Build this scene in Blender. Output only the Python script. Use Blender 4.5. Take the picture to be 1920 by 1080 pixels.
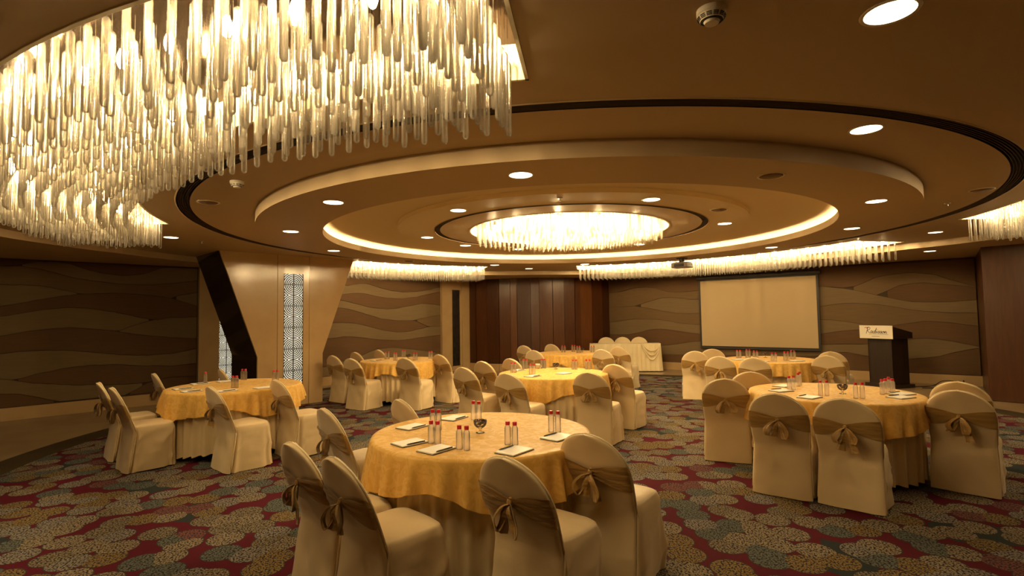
import bpy, bmesh, math, random
from mathutils import Vector, Matrix, noise
from math import sin, cos, pi, radians, hypot, atan2, sqrt

random.seed(7)
for o in list(bpy.data.objects):
    bpy.data.objects.remove(o)
scene = bpy.context.scene
C = scene.collection

# ------------------------------------------------------------------ camera
cd = bpy.data.cameras.new('camera')
cam = bpy.data.objects.new('camera', cd)
C.objects.link(cam)
cd.sensor_width = 36.0
cd.lens = 996.2 / 1920 * 36.0
cd.clip_start = 0.05
PITCH, ROLL = 0.0519, 0.0151
X0, UP0, F0 = Vector((1, 0, 0)), Vector((0, -sin(PITCH), cos(PITCH))), Vector((0, cos(PITCH), sin(PITCH)))
rt = X0 * cos(ROLL) - UP0 * sin(ROLL)
up = X0 * sin(ROLL) + UP0 * cos(ROLL)
cam.matrix_world = Matrix(((rt.x, up.x, -F0.x, 0), (rt.y, up.y, -F0.y, 0), (rt.z, up.z, -F0.z, 1.58), (0, 0, 0, 1)))
scene.camera = cam

# ------------------------------------------------------------------ light levels, world, exposure
E_BULB, E_CENTRE, E_DOWN, E_COVE, E_SCREEN = 980.0, 1700.0, 14.0, 66.0, 1.5
W_SPOT = 36.0
WARM = (1.0, 0.695, 0.32)
w = bpy.data.worlds.new('world')
scene.world = w
w.use_nodes = True
w.node_tree.nodes['Background'].inputs[0].default_value = (1.0, 0.72, 0.42, 1)
w.node_tree.nodes['Background'].inputs[1].default_value = 0.004
vs = scene.view_settings
vs.view_transform = 'Standard'
vs.look = 'None'
vs.gamma = 1.0
vs.use_curve_mapping = False
vs.exposure = -0.78
cy = scene.cycles
cy.use_denoising = True
cy.max_bounces = 6
cy.diffuse_bounces = 4
cy.glossy_bounces = 4
cy.transparent_max_bounces = 22
cy.use_adaptive_sampling = True
cy.adaptive_threshold = 0.05
cy.sample_clamp_indirect = 4.0
cy.caustics_reflective = False
cy.caustics_refractive = False

# ------------------------------------------------------------------ room geometry constants
CX, CY = 0.817, 7.62                 # centre of the round ceiling
A0 = radians(46)
UL = Vector((cos(A0), sin(A0), 0))   # along the left wall
NL = Vector((-sin(A0), cos(A0), 0))  # towards the left wall
ZC, ZD, ZI, ZS = 2.75, 2.648, 2.79, 2.65   # main ceiling, dropped disc, inner disc, wall soffit
WALL_N = 12.05
SW0, SWD = Vector((4.3, 15.3, 0)), Vector((0.775, -0.632, 0))  # screen wall
SWN = Vector((-0.632, -0.775, 0))    # its normal, into the room


def P(u, n, z=0.0):
    return UL * u + NL * n + Vector((0, 0, z))


def polar(r, deg, z=0.0):
    return Vector((CX + r * cos(radians(deg)), CY + r * sin(radians(deg)), z))


# ------------------------------------------------------------------ materials
def nodes_of(m):
    m.use_nodes = True
    nt = m.node_tree
    return nt, nt.nodes, nt.links


def make_mat(name, col, rough=0.6, metal=0.0, col2=None, scale=6.0, detail=3.0, bump=0.0, bscale=40.0, sheen=0.0, spec=0.5, stretch=None, lo=0.35, hi=0.65):
    m = bpy.data.materials.new(name)
    nt, N, L = nodes_of(m)
    b = N['Principled BSDF']
    b.inputs['Base Color'].default_value = (*col, 1)
    b.inputs['Roughness'].default_value = rough
    b.inputs['Metallic'].default_value = metal
    b.inputs['Specular IOR Level'].default_value = spec
    if sheen:
        b.inputs['Sheen Weight'].default_value = sheen
    tc = N.new('ShaderNodeTexCoord')
    mp = N.new('ShaderNodeMapping')
    L.new(tc.outputs['Object'], mp.inputs[0])
    if stretch:
        mp.inputs['Scale'].default_value = stretch
    if col2:
        t = N.new('ShaderNodeTexNoise')
        t.inputs['Scale'].default_value = scale
        t.inputs['Detail'].default_value = detail
        L.new(mp.outputs[0], t.inputs[0])
        r = N.new('ShaderNodeValToRGB')
        r.color_ramp.elements[0].position = lo
        r.color_ramp.elements[1].position = hi
        r.color_ramp.elements[0].color = (*col, 1)
        r.color_ramp.elements[1].color = (*col2, 1)
        L.new(t.outputs['Fac'], r.inputs[0])
        L.new(r.outputs[0], b.inputs['Base Color'])
    if bump:
        t2 = N.new('ShaderNodeTexNoise')
        t2.inputs['Scale'].default_value = bscale
        t2.inputs['Detail'].default_value = 4
        L.new(mp.outputs[0], t2.inputs[0])
        bp = N.new('ShaderNodeBump')
        bp.inputs['Strength'].default_value = bump
        bp.inputs['Distance'].default_value = 0.02
        L.new(t2.outputs['Fac'], bp.inputs['Height'])
        L.new(bp.outputs[0], b.inputs['Normal'])
    return m


def emit_mat(name, col, strength):
    m = bpy.data.materials.new(name)
    nt, N, L = nodes_of(m)
    N.remove(N['Principled BSDF'])
    e = N.new('ShaderNodeEmission')
    e.inputs[0].default_value = (*col, 1)
    e.inputs[1].default_value = strength
    L.new(e.outputs[0], N['Material Output'].inputs[0])
    return m


def tube_mat(name, tint, frost, fres):
    """thin clear glass: see-through wall, Fresnel reflection, a little frost that catches lamp light"""
    m = bpy.data.materials.new(name)
    nt, N, L = nodes_of(m)
    N.remove(N['Principled BSDF'])
    tr = N.new('ShaderNodeBsdfTransparent')
    tr.inputs[0].default_value = (*tint, 1)
    gl = N.new('ShaderNodeBsdfGlossy')
    gl.inputs['Roughness'].default_value = 0.13
    lw = N.new('ShaderNodeLayerWeight')
    lw.inputs[0].default_value = fres
    m1 = N.new('ShaderNodeMixShader')
    L.new(lw.outputs['Fresnel'], m1.inputs[0])
    L.new(tr.outputs[0], m1.inputs[1])
    L.new(gl.outputs[0], m1.inputs[2])
    tl = N.new('ShaderNodeBsdfTranslucent')
    tl.inputs[0].default_value = (0.95, 0.9, 0.8, 1)
    m2 = N.new('ShaderNodeMixShader')
    m2.inputs[0].default_value = frost
    L.new(m1.outputs[0], m2.inputs[1])
    L.new(tl.outputs[0], m2.inputs[2])
    L.new(m2.outputs[0], N['Material Output'].inputs[0])
    return m


def carpet_mat():
    m = bpy.data.materials.new('carpet_discs')
    nt, N, L = nodes_of(m)
    b = N['Principled BSDF']
    b.inputs['Roughness'].default_value = 0.95
    b.inputs['Specular IOR Level'].default_value = 0.1
    tc = N.new('ShaderNodeTexCoord')

    def math(op, a, c=None):
        n = N.new('ShaderNodeMath')
        n.operation = op
        for i, v in enumerate((a, c)):
            if v is None:
                continue
            if isinstance(v, (int, float)):
                n.inputs[i].default_value = v
            else:
                L.new(v, n.inputs[i])
        return n.outputs[0]

    def mix(f, a, c):
        n = N.new('ShaderNodeMix')
        n.data_type = 'RGBA'
        L.new(f, n.inputs[0])
        for i, v in ((6, a), (7, c)):
            if isinstance(v, tuple):
                n.inputs[i].default_value = (*v, 1)
            else:
                L.new(v, n.inputs[i])
        return n.outputs[2]
    v = N.new('ShaderNodeTexVoronoi')
    v.voronoi_dimensions = '2D'
    v.inputs['Scale'].default_value = 4.4
    v.inputs['Randomness'].default_value = 0.80
    L.new(tc.outputs['Object'], v.inputs['Vector'])
    disc = math('LESS_THAN', v.outputs['Distance'], 0.575)
    sep = N.new('ShaderNodeSeparateColor')
    L.new(v.outputs['Color'], sep.inputs[0])
    ramp = N.new('ShaderNodeValToRGB')
    ramp.color_ramp.interpolation = 'CONSTANT'
    cols = [(0.0, (0.23, 0.19, 0.13)), (0.30, (0.19, 0.135, 0.055)), (0.46, (0.20, 0.18, 0.155)), (0.66, (0.10, 0.115, 0.10)), (0.82, (0.18, 0.15, 0.10)), (0.95, (0.15, 0.06, 0.055))]
    ramp.color_ramp.elements[0].color = (*cols[0][1], 1)
    e = ramp.color_ramp.elements[1]
    e.position = cols[1][0]
    e.color = (*cols[1][1], 1)
    for p, c in cols[2:]:
        e = ramp.color_ramp.elements.new(p)
        e.color = (*c, 1)
    L.new(sep.outputs[0], ramp.inputs[0])
    # speckle: dark ground between rings of small light dashes
    v2 = N.new('ShaderNodeTexVoronoi')
    v2.voronoi_dimensions = '2D'
    v2.inputs['Scale'].default_value = 75.0
    L.new(tc.outputs['Object'], v2.inputs['Vector'])
    dots = math('LESS_THAN', v2.outputs['Distance'], 0.47)
    speck = mix(dots, (0.022, 0.018, 0.024), ramp.outputs[0])
    inside = speck
    v3 = N.new('ShaderNodeTexVoronoi')
    v3.voronoi_dimensions = '2D'
    v3.inputs['Scale'].default_value = 2.2
    L.new(tc.outputs['Object'], v3.inputs['Vector'])
    s3 = N.new('ShaderNodeSeparateColor')
    L.new(v3.outputs['Color'], s3.inputs[0])
    ground = mix(math('GREATER_THAN', s3.outputs[1], 0.78), (0.075, 0.007, 0.016), (0.022, 0.030, 0.032))
    rim = math('MULTIPLY', math('GREATER_THAN', v.outputs['Distance'], 0.545), 1.0)
    inside = mix(rim, inside, (0.03, 0.03, 0.028))
    L.new(mix(disc, ground, inside), b.inputs['Base Color'])
    bp = N.new('ShaderNodeBump')
    bp.inputs['Strength'].default_value = 0.4
    bp.inputs['Distance'].default_value = 0.006
    n1 = N.new('ShaderNodeTexNoise')
    n1.inputs['Scale'].default_value = 180
    L.new(tc.outputs['Object'], n1.inputs[0])
    L.new(n1.outputs[0], bp.inputs['Height'])
    L.new(bp.outputs[0], b.inputs['Normal'])
    return m


def damask_mat():
    m = make_mat('gold_damask', (0.74, 0.44, 0.10), 0.42, sheen=0.1, spec=0.3)
    nt, N, L = nodes_of(m)
    b = N['Principled BSDF']
    tc = N.new('ShaderNodeTexCoord')
    n0 = N.new('ShaderNodeTexNoise')
    n0.inputs['Scale'].default_value = 14
    n0.inputs['Detail'].default_value = 2
    n0.inputs['Distortion'].default_value = 1.6
    L.new(tc.outputs['Object'], n0.inputs[0])
    r = N.new('ShaderNodeValToRGB')
    r.color_ramp.elements[0].position = 0.47
    r.color_ramp.elements[1].position = 0.53
    r.color_ramp.elements[0].color = (0.72, 0.425, 0.095, 1)
    r.color_ramp.elements[1].color = (0.79, 0.49, 0.125, 1)
    L.new(n0.outputs[0], r.inputs[0])
    L.new(r.outputs[0], b.inputs['Base Color'])
    r2 = N.new('ShaderNodeMapRange')
    r2.inputs['From Min'].default_value = 0.45
    r2.inputs['From Max'].default_value = 0.55
    r2.inputs['To Min'].default_value = 0.6
    r2.inputs['To Max'].default_value = 0.42
    L.new(n0.outputs[0], r2.inputs[0])
    L.new(r2.outputs[0], b.inputs['Roughness'])
    return m


M = {
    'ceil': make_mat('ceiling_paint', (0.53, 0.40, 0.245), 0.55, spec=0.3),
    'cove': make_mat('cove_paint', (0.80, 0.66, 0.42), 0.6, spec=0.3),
    'slot': make_mat('slot_dark', (0.02, 0.012, 0.008), 0.6),
    'fin': make_mat('slot_fin', (0.055, 0.033, 0.018), 0.5),
    'marble': make_mat('beige_marble', (0.45, 0.30, 0.145), 0.16, col2=(0.51, 0.355, 0.18), scale=2.2, detail=8, lo=0.3, hi=0.7),
    'marble_floor': make_mat('floor_marble', (0.30, 0.205, 0.11), 0.25, col2=(0.35, 0.25, 0.14), scale=1.6, detail=8, lo=0.3, hi=0.7),
    'black_glass': make_mat('dark_side_panel', (0.016, 0.009, 0.006), 0.12),
    'carpet': carpet_mat(),
    'carpet_border': make_mat('carpet_border', (0.05, 0.035, 0.018), 0.95, spec=0.1, bump=0.3, bscale=160),
    'w_light': make_mat('wave_fabric_light', (0.155, 0.105, 0.050), 0.8, col2=(0.17, 0.115, 0.055), scale=3, stretch=(1, 1, 14), bump=0.1, bscale=120),
    'w_mid': make_mat('wave_fabric_mid', (0.130, 0.078, 0.032), 0.8, col2=(0.145, 0.088, 0.036), scale=3, stretch=(1, 1, 14), bump=0.1, bscale=120),
    'w_dark': make_mat('wave_fabric_dark', (0.100, 0.049, 0.017), 0.8, col2=(0.112, 0.056, 0.020), scale=3, stretch=(1, 1, 14), bump=0.1, bscale=120),
    'joint': make_mat('panel_joint', (0.05, 0.028, 0.012), 0.8),
    'cover': make_mat('cream_cover_fabric', (0.72, 0.56, 0.325), 0.40, col2=(0.76, 0.60, 0.355), scale=3, bump=0.22, bscale=6, sheen=0.25),
    'piping': make_mat('cream_piping', (0.84, 0.70, 0.43), 0.45),
    'sash': make_mat('gold_satin_sash', (0.33, 0.195, 0.055), 0.32, col2=(0.42, 0.255, 0.08), scale=5, bump=0.3, bscale=14, stretch=(1, 1, 4), sheen=0.2),
    'skirt': make_mat('cream_table_skirt', (0.72, 0.57, 0.33), 0.5, col2=(0.77, 0.61, 0.36), scale=2, sheen=0.2),
    'gold': damask_mat(),
    'stage_cloth': make_mat('pale_satin', (0.78, 0.64, 0.38), 0.36, col2=(0.83, 0.70, 0.44), scale=3, sheen=0.2),
    'dark_metal': make_mat('dark_metal', (0.03, 0.025, 0.022), 0.45, 0.6),
    'steel': make_mat('steel', (0.55, 0.52, 0.48), 0.3, 1.0),
    'white_plastic': make_mat('white_plastic', (0.78, 0.72, 0.60), 0.45),
    'grey_plastic': make_mat('grey_plastic', (0.22, 0.18, 0.14), 0.45),
    'black_plastic': make_mat('black_plastic', (0.015, 0.013, 0.012), 0.5),
    'grille': make_mat('speaker_grille', (0.16, 0.095, 0.045), 0.7),
    'red_cap': make_mat('red_cap', (0.62, 0.025, 0.045), 0.35),
    'bottle': tube_mat('clear_bottle_plastic', (0.98, 0.96, 0.94), 0.30, 0.22),
    'water': tube_mat('bottle_water', (0.99, 0.97, 0.96), 0.04, 0.10),
    'bottle_label': make_mat('frosted_label', (0.75, 0.62, 0.55), 0.5),
    'glass': tube_mat('clear_glass', (0.96, 0.95, 0.93), 0.03, 0.30),
    'rod': tube_mat('chandelier_glass', (0.985, 0.965, 0.925), 0.19, 0.38),
    'rod_c': tube_mat('centre_chandelier_glass', (0.98, 0.95, 0.88), 0.5, 0.28),
    'candy': make_mat('dark_candy', (0.05, 0.012, 0.012), 0.25),
    'paper': make_mat('white_paper', (0.95, 0.92, 0.86), 0.42, spec=0.7),
    'pen': make_mat('black_pen', (0.012, 0.01, 0.012), 0.3),
    'mirror': make_mat('bronze_mirror', (0.10, 0.065, 0.04), 0.12, 0.95),
    'white_paint': make_mat('white_frame_paint', (0.86, 0.76, 0.56), 0.45),
    'bulb': emit_mat('lamp_glow', (1.0, 0.72, 0.35), E_BULB),
    'bulb_c': emit_mat('centre_lamp_glow', (1.0, 0.72, 0.35), E_CENTRE),
    'down': emit_mat('downlight_glow', (1.0, 0.78, 0.46), E_DOWN),
    'led': emit_mat('cove_led', (1.0, 0.76, 0.38), E_COVE),
    'backlit': emit_mat('backlit_panel', (1.0, 0.90, 0.68), E_SCREEN),
    'unlit': make_mat('unlit_panel', (0.035, 0.025, 0.022), 0.3),
    'fret': make_mat('black_fretwork', (0.02, 0.016, 0.010), 0.5),
    'fret_grey': make_mat('dark_grey_fretwork', (0.06, 0.045, 0.04), 0.35, 0.5),
    'screen': make_mat('projection_fabric', (0.55, 0.42, 0.25), 0.75, spec=0.2),
    'podium': make_mat('dark_podium_wood', (0.022, 0.012, 0.008), 0.4, col2=(0.03, 0.016, 0.010), scale=3, stretch=(6, 6, 1)),
    'ink': make_mat('black_ink', (0.012, 0.012, 0.014), 0.6),
    'red_ink': make_mat('red_ink', (0.5, 0.02, 0.03), 0.6),
    'sign': make_mat('white_sign_board', (0.80, 0.72, 0.58), 0.5),
    'cable': make_mat('black_cable', (0.012, 0.010, 0.010), 0.5),
}
for k, c1 in enumerate(((0.058, 0.016, 0.004), (0.080, 0.024, 0.006), (0.094, 0.029, 0.007), (0.130, 0.044, 0.012))):
    M['wood%d' % k] = make_mat('walnut_veneer_%d' % k, c1, 0.32, col2=tuple(v * 0.78 for v in c1), scale=4, detail=5, stretch=(7, 7, 0.6), lo=0.4, hi=0.6)


# ------------------------------------------------------------------ mesh helpers
def mesh_of(name, verts, faces, mat=None, smooth=False):
    me = bpy.data.meshes.new(name)
    me.from_pydata([tuple(v) for v in verts], [], faces)
    me.update()
    if mat is not None:
        me.materials.append(M[mat] if isinstance(mat, str) else mat)
    if smooth:
        me.polygons.foreach_set('use_smooth', [True] * len(me.polygons))
    return me


def link(name, me, parent=None, loc=None, rotz=0.0):
    o = bpy.data.objects.new(name, me)
    C.objects.link(o)
    if parent is not None:
        o.parent = parent
    if loc is not None:
        o.location = loc
    if rotz:
        o.rotation_euler = (0, 0, rotz)
    return o


def tag(o, label=None, cat=None, group=None, kind=None):
    if label:
        o['label'] = label
    if cat:
        o['category'] = cat
    if group:
        o['group'] = group
    if kind:
        o['kind'] = kind
    return o


def empty(name, loc=(0, 0, 0), rotz=0.0):
    o = bpy.data.objects.new(name, None)
    o.empty_display_size = 0.1
    C.objects.link(o)
    o.location = loc
    o.rotation_euler = (0, 0, rotz)
    return o


def thing(name, label, cat, loc=(0, 0, 0), rotz=0.0, group=None):
    return tag(empty(name, loc, rotz), label, cat, group)


def copy_tree(o, parent=None):
    c = o.copy()
    C.objects.link(c)
    c.parent = parent
    for ch in o.children:
        copy_tree(ch, c)
    return c


class MB:
    def __init__(self):
        self.v, self.f = [], []

    def add(self, verts, faces):
        b = len(self.v)
        self.v += [tuple(x) for x in verts]
        self.f += [tuple(b + i for i in f) for f in faces]

    def box(self, c, s, ax=None):
        X, Y, Z = ax or (Vector((1, 0, 0)), Vector((0, 1, 0)), Vector((0, 0, 1)))
        c = Vector(c)
        vs_ = [c + X * (s[0] / 2 * i) + Y * (s[1] / 2 * j) + Z * (s[2] / 2 * k) for i in (-1, 1) for j in (-1, 1) for k in (-1, 1)]
        self.add(vs_, [(0, 1, 3, 2), (4, 6, 7, 5), (0, 4, 5, 1), (2, 3, 7, 6), (0, 2, 6, 4), (1, 5, 7, 3)])

    def prism(self, poly, off):
        """poly: list of 3D points, extruded by the vector off"""
        n = len(poly)
        off = Vector(off)
        vs_ = [Vector(p) for p in poly] + [Vector(p) + off for p in poly]
        fs = [tuple(range(n))[::-1], tuple(range(n, 2 * n))]
        fs += [(i, (i + 1) % n, n + (i + 1) % n, n + i) for i in range(n)]
        self.add(vs_, fs)

    def lathe(self, prof, n=24, c=(0, 0, 0), cap=True):
        vs_, fs = [], []
        for r, z in prof:
            for i in range(n):
                a = 2 * pi * i / n
                vs_.append((c[0] + r * cos(a), c[1] + r * sin(a), c[2] + z))
        for k in range(len(prof) - 1):
            for i in range(n):
                fs.append((k * n + i, k * n + (i + 1) % n, (k + 1) * n + (i + 1) % n, (k + 1) * n + i))
        if cap:
            if prof[0][0] > 1e-6:
                fs.append(tuple(range(n))[::-1])
            if prof[-1][0] > 1e-6:
                b = (len(prof) - 1) * n
                fs.append(tuple(range(b, b + n)))
        self.add(vs_, fs)

    def tube(self, pts, r, n=6):
        pts = [Vector(p) for p in pts]
        vs_, fs = [], []
        for k, p in enumerate(pts):
            t = (pts[min(k + 1, len(pts) - 1)] - pts[max(k - 1, 0)]).normalized()
            a = t.cross(Vector((0, 0, 1)))
            if a.length < 1e-3:
                a = Vector((1, 0, 0))
            a.normalize()
            b = t.cross(a)
            for i in range(n):
                vs_.append(p + a * (r * cos(2 * pi * i / n)) + b * (r * sin(2 * pi * i / n)))
        for k in range(len(pts) - 1):
            for i in range(n):
                fs.append((k * n + i, k * n + (i + 1) % n, (k + 1) * n + (i + 1) % n, (k + 1) * n + i))
        fs.append(tuple(range(n))[::-1])
        fs.append(tuple(range((len(pts) - 1) * n, len(pts) * n)))
        self.add(vs_, fs)

    def grid(self, rows, close=False):
        nr, nc = len(rows), len(rows[0])
        vs_ = [p for r in rows for p in r]
        fs = []
        for i in range(nr - 1):
            for j in range(nc if close else nc - 1):
                k = (j + 1) % nc
                fs.append((i * nc + j, i * nc + k, (i + 1) * nc + k, (i + 1) * nc + j))
        self.add(vs_, fs)

    def mesh(self, name, mat, smooth=False, angle=None):
        me = mesh_of(name, self.v, self.f, mat, smooth)
        bm = bmesh.new()
        bm.from_mesh(me)
        bmesh.ops.recalc_face_normals(bm, faces=bm.faces)
        bm.to_mesh(me)
        bm.free()
        if angle:
            me.polygons.foreach_set('use_smooth', [True] * len(me.polygons))
            me.set_sharp_from_angle(angle=radians(angle))
        return me

    def build(self, name, mat, parent=None, loc=None, rotz=0.0, smooth=False, angle=None):
        return link(name, self.mesh(name, mat, smooth, angle), parent, loc, rotz)


def bevelled(name, size, mat, bev, parent, loc, seg=2, rot=None):
    bm = bmesh.new()
    bmesh.ops.create_cube(bm, size=1)
    bmesh.ops.scale(bm, vec=size, verts=bm.verts)
    bmesh.ops.bevel(bm, geom=bm.edges[:], offset=bev, segments=seg, affect='EDGES', profile=0.5)
    me = bpy.data.meshes.new(name)
    bm.to_mesh(me)
    bm.free()
    me.materials.append(M[mat])
    o = link(name, me, parent, loc)
    if rot:
        o.rotation_euler = rot
    return o


def ring_mesh(mb, prof, n=180, t0=0.0, t1=360.0, c=(CX, CY)):
    """surface of revolution of an open profile [(r, z)] about the ceiling centre"""
    full = abs(t1 - t0) >= 359.99
    k = n if full else n + 1
    rows = []
    for r, z in prof:
        rows.append([(c[0] + r * cos(radians(t0 + (t1 - t0) * i / n)), c[1] + r * sin(radians(t0 + (t1 - t0) * i / n)), z) for i in range(k)])
    mb.grid(rows, close=full)


# ================================================================== STRUCTURE
# ------------------------------------------------------------------ floor
fl = MB()
fl.prism([P(-3.2, -4, -0.03), P(17, -4, -0.03), P(17, 13, -0.03), P(-3.2, 13, -0.03)], (0, 0, 0.022))
tag(fl.build('floor', 'marble_floor'), 'beige polished stone floor around the round carpet', kind='structure')

cp = thing('carpet', 'patterned round carpet of speckled discs with burgundy patches', 'carpet', (CX, CY, 0))
b = MB()
b.lathe([(6.48, -0.008), (6.48, 0.0)], 160)
b.build('carpet_field', 'carpet', cp)
b = MB()
ring_mesh(b, [(6.48, -0.008), (6.48, 0.0), (6.86, 0.0), (6.86, -0.008), (6.48, -0.008)], 160, c=(0, 0))
b.build('carpet_border', 'carpet_border', cp)


# ------------------------------------------------------------------ wave panelled walls
LEFT = [
    [0.44,0.43,0.42,0.41,0.38,0.35,0.32,0.28,0.25,0.22,0.22,0.22,0.22,0.22,0.22,0.22,0.22,0.22,0.22,0.22,0.22,0.22,0.22,0.22,0.22,0.22,0.21,0.21,0.21,0.21,0.21,0.21,0.21],
    [0.44,0.43,0.42,0.41,0.38,0.35,0.32,0.28,0.25,0.22,0.22,0.22,0.22,0.22,0.22,0.22,0.22,0.22,0.22,0.22,0.26,0.31,0.36,0.41,0.43,0.45,0.47,0.48,0.48,0.48,0.47,0.47,0.46],
    [0.68,0.67,0.65,0.62,0.6,0.57,0.56,0.54,0.53,0.51,0.5,0.48,0.47,0.47,0.46,0.45,0.44,0.43,0.43,0.42,0.42,0.42,0.42,0.42,0.44,0.45,0.47,0.48,0.48,0.48,0.47,0.47,0.46],
    [0.68,0.67,0.65,0.66,0.68,0.71,0.73,0.74,0.76,0.78,0.79,0.8,0.8,0.81,0.81,0.8,0.8,0.8,0.79,0.78,0.76,0.75,0.74,0.73,0.73,0.72,0.71,0.7,0.7,0.71,0.71,0.72,0.72],
    [1.08,1.09,1.1,1.11,1.11,1.11,1.11,1.11,1.1,1.1,1.09,1.08,1.06,1.05,1.03,1.02,1.0,0.99,0.97,0.96,0.95,0.94,0.94,0.93,0.94,0.94,0.94,0.94,0.95,0.97,0.98,1.0,1.01],
    [1.37,1.38,1.4,1.42,1.44,1.45,1.46,1.47,1.48,1.48,1.49,1.48,1.47,1.46,1.45,1.44,1.42,1.41,1.39,1.37,1.35,1.33,1.32,1.3,1.29,1.28,1.27,1.25,1.25,1.24,1.23,1.22,1.22],
    [1.37,1.38,1.4,1.42,1.44,1.45,1.46,1.47,1.48,1.48,1.49,1.48,1.47,1.46,1.45,1.44,1.42,1.41,1.41,1.45,1.49,1.52,1.55,1.58,1.6,1.61,1.63,1.64,1.64,1.64,1.64,1.65,1.65],
    [1.69,1.7,1.72,1.74,1.76,1.78,1.8,1.81,1.82,1.83,1.84,1.83,1.83,1.82,1.81,1.79,1.77,1.76,1.73,1.71,1.69,1.66,1.64,1.62,1.6,1.61,1.63,1.64,1.64,1.64,1.64,1.65,1.65],
    [1.85,1.87,1.89,1.91,1.93,1.96,1.98,2.0,2.02,2.04,2.05,2.07,2.08,2.08,2.09,2.09,2.1,2.1,2.1,2.1,2.09,2.09,2.08,2.07,2.06,2.05,2.04,2.02,1.99,1.96,1.93,1.9,1.87],
    [2.21,2.21,2.21,2.22,2.21,2.21,2.2,2.19,2.16,2.14,2.12,2.09,2.08,2.08,2.09,2.09,2.1,2.1,2.1,2.1,2.09,2.09,2.08,2.07,2.06,2.05,2.04,2.02,1.99,1.96,1.93,1.9,1.87],
    [2.21,2.21,2.21,2.22,2.21,2.21,2.2,2.19,2.16,2.14,2.12,2.09,2.08,2.08,2.09,2.09,2.1,2.1,2.1,2.1,2.09,2.09,2.08,2.07,2.06,2.05,2.04,2.02,2.06,2.09,2.1,2.12,2.14],
    [2.52,2.52,2.53,2.53,2.51,2.5,2.48,2.45,2.43,2.4,2.37,2.35,2.34,2.32,2.31,2.3,2.29,2.28,2.27,2.27,2.27,2.27,2.27,2.27,2.28,2.29,2.3,2.31,2.32,2.34,2.35,2.36,2.38],
    [2.52,2.53,2.54,2.56,2.59,2.62,2.62,2.63,2.63,2.62,2.6,2.56,2.53,2.5,2.48,2.46,2.45,2.44,2.43,2.43,2.45,2.46,2.48,2.52,2.56,2.6,2.62,2.63,2.63,2.63,2.63,2.63,2.63]
]
MID = [
    [0.36,0.37,0.37,0.38,0.39,0.39,0.4,0.41,0.41,0.42,0.43,0.47,0.49,0.52,0.55,0.59,0.62,0.68,0.73,0.78,0.78,0.79,0.79,0.77,0.75,0.73,0.71,0.68,0.66,0.63,0.61,0.58,0.56],
    [1.25,1.23,1.22,1.21,1.19,1.18,1.16,1.15,1.13,1.12,1.1,1.1,1.11,1.13,1.12,1.11,1.09,1.07,1.04,1.02,1.0,0.99,0.98,0.97,0.97,0.98,0.99,1.01,1.02,1.03,1.04,1.05,1.06],
    [1.38,1.39,1.4,1.41,1.41,1.42,1.43,1.43,1.44,1.45,1.45,1.46,1.47,1.47,1.46,1.45,1.42,1.38,1.34,1.3,1.26,1.23,1.21,1.19,1.19,1.19,1.21,1.24,1.26,1.29,1.31,1.31,1.31],
    [2.0,1.99,1.98,1.96,1.95,1.93,1.92,1.9,1.89,1.88,1.86,1.85,1.83,1.82,1.8,1.76,1.72,1.67,1.63,1.59,1.54,1.53,1.51,1.49,1.49,1.49,1.49,1.45,1.39,1.33,1.31,1.31,1.31],
    [2.0,1.99,1.98,1.96,1.95,1.93,1.92,1.9,1.89,1.88,1.86,1.85,1.83,1.82,1.8,1.76,1.72,1.67,1.63,1.59,1.54,1.53,1.51,1.49,1.49,1.49,1.49,1.51,1.54,1.56,1.59,1.61,1.63],
    [2.17,2.16,2.15,2.14,2.12,2.11,2.1,2.09,2.07,2.06,2.05,2.04,2.02,2.01,1.98,1.94,1.91,1.87,1.84,1.82,1.81,1.8,1.81,1.82,1.85,1.88,1.9,1.92,1.95,1.95,1.94,1.92,1.9],
    [2.28,2.27,2.26,2.25,2.24,2.23,2.22,2.22,2.21,2.2,2.19,2.18,2.17,2.16,2.18,2.2,2.2,2.19,2.16,2.13,2.11,2.09,2.09,2.08,2.08,2.1,2.12,2.13,2.17,2.2,2.23,2.26,2.29],
    [2.52,2.51,2.5,2.49,2.48,2.47,2.46,2.45,2.44,2.43,2.42,2.41,2.4,2.39,2.38,2.42,2.44,2.45,2.42,2.38,2.34,2.31,2.28,2.27,2.25,2.26,2.27,2.28,2.3,2.33,2.35,2.39,2.42]
]
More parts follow.
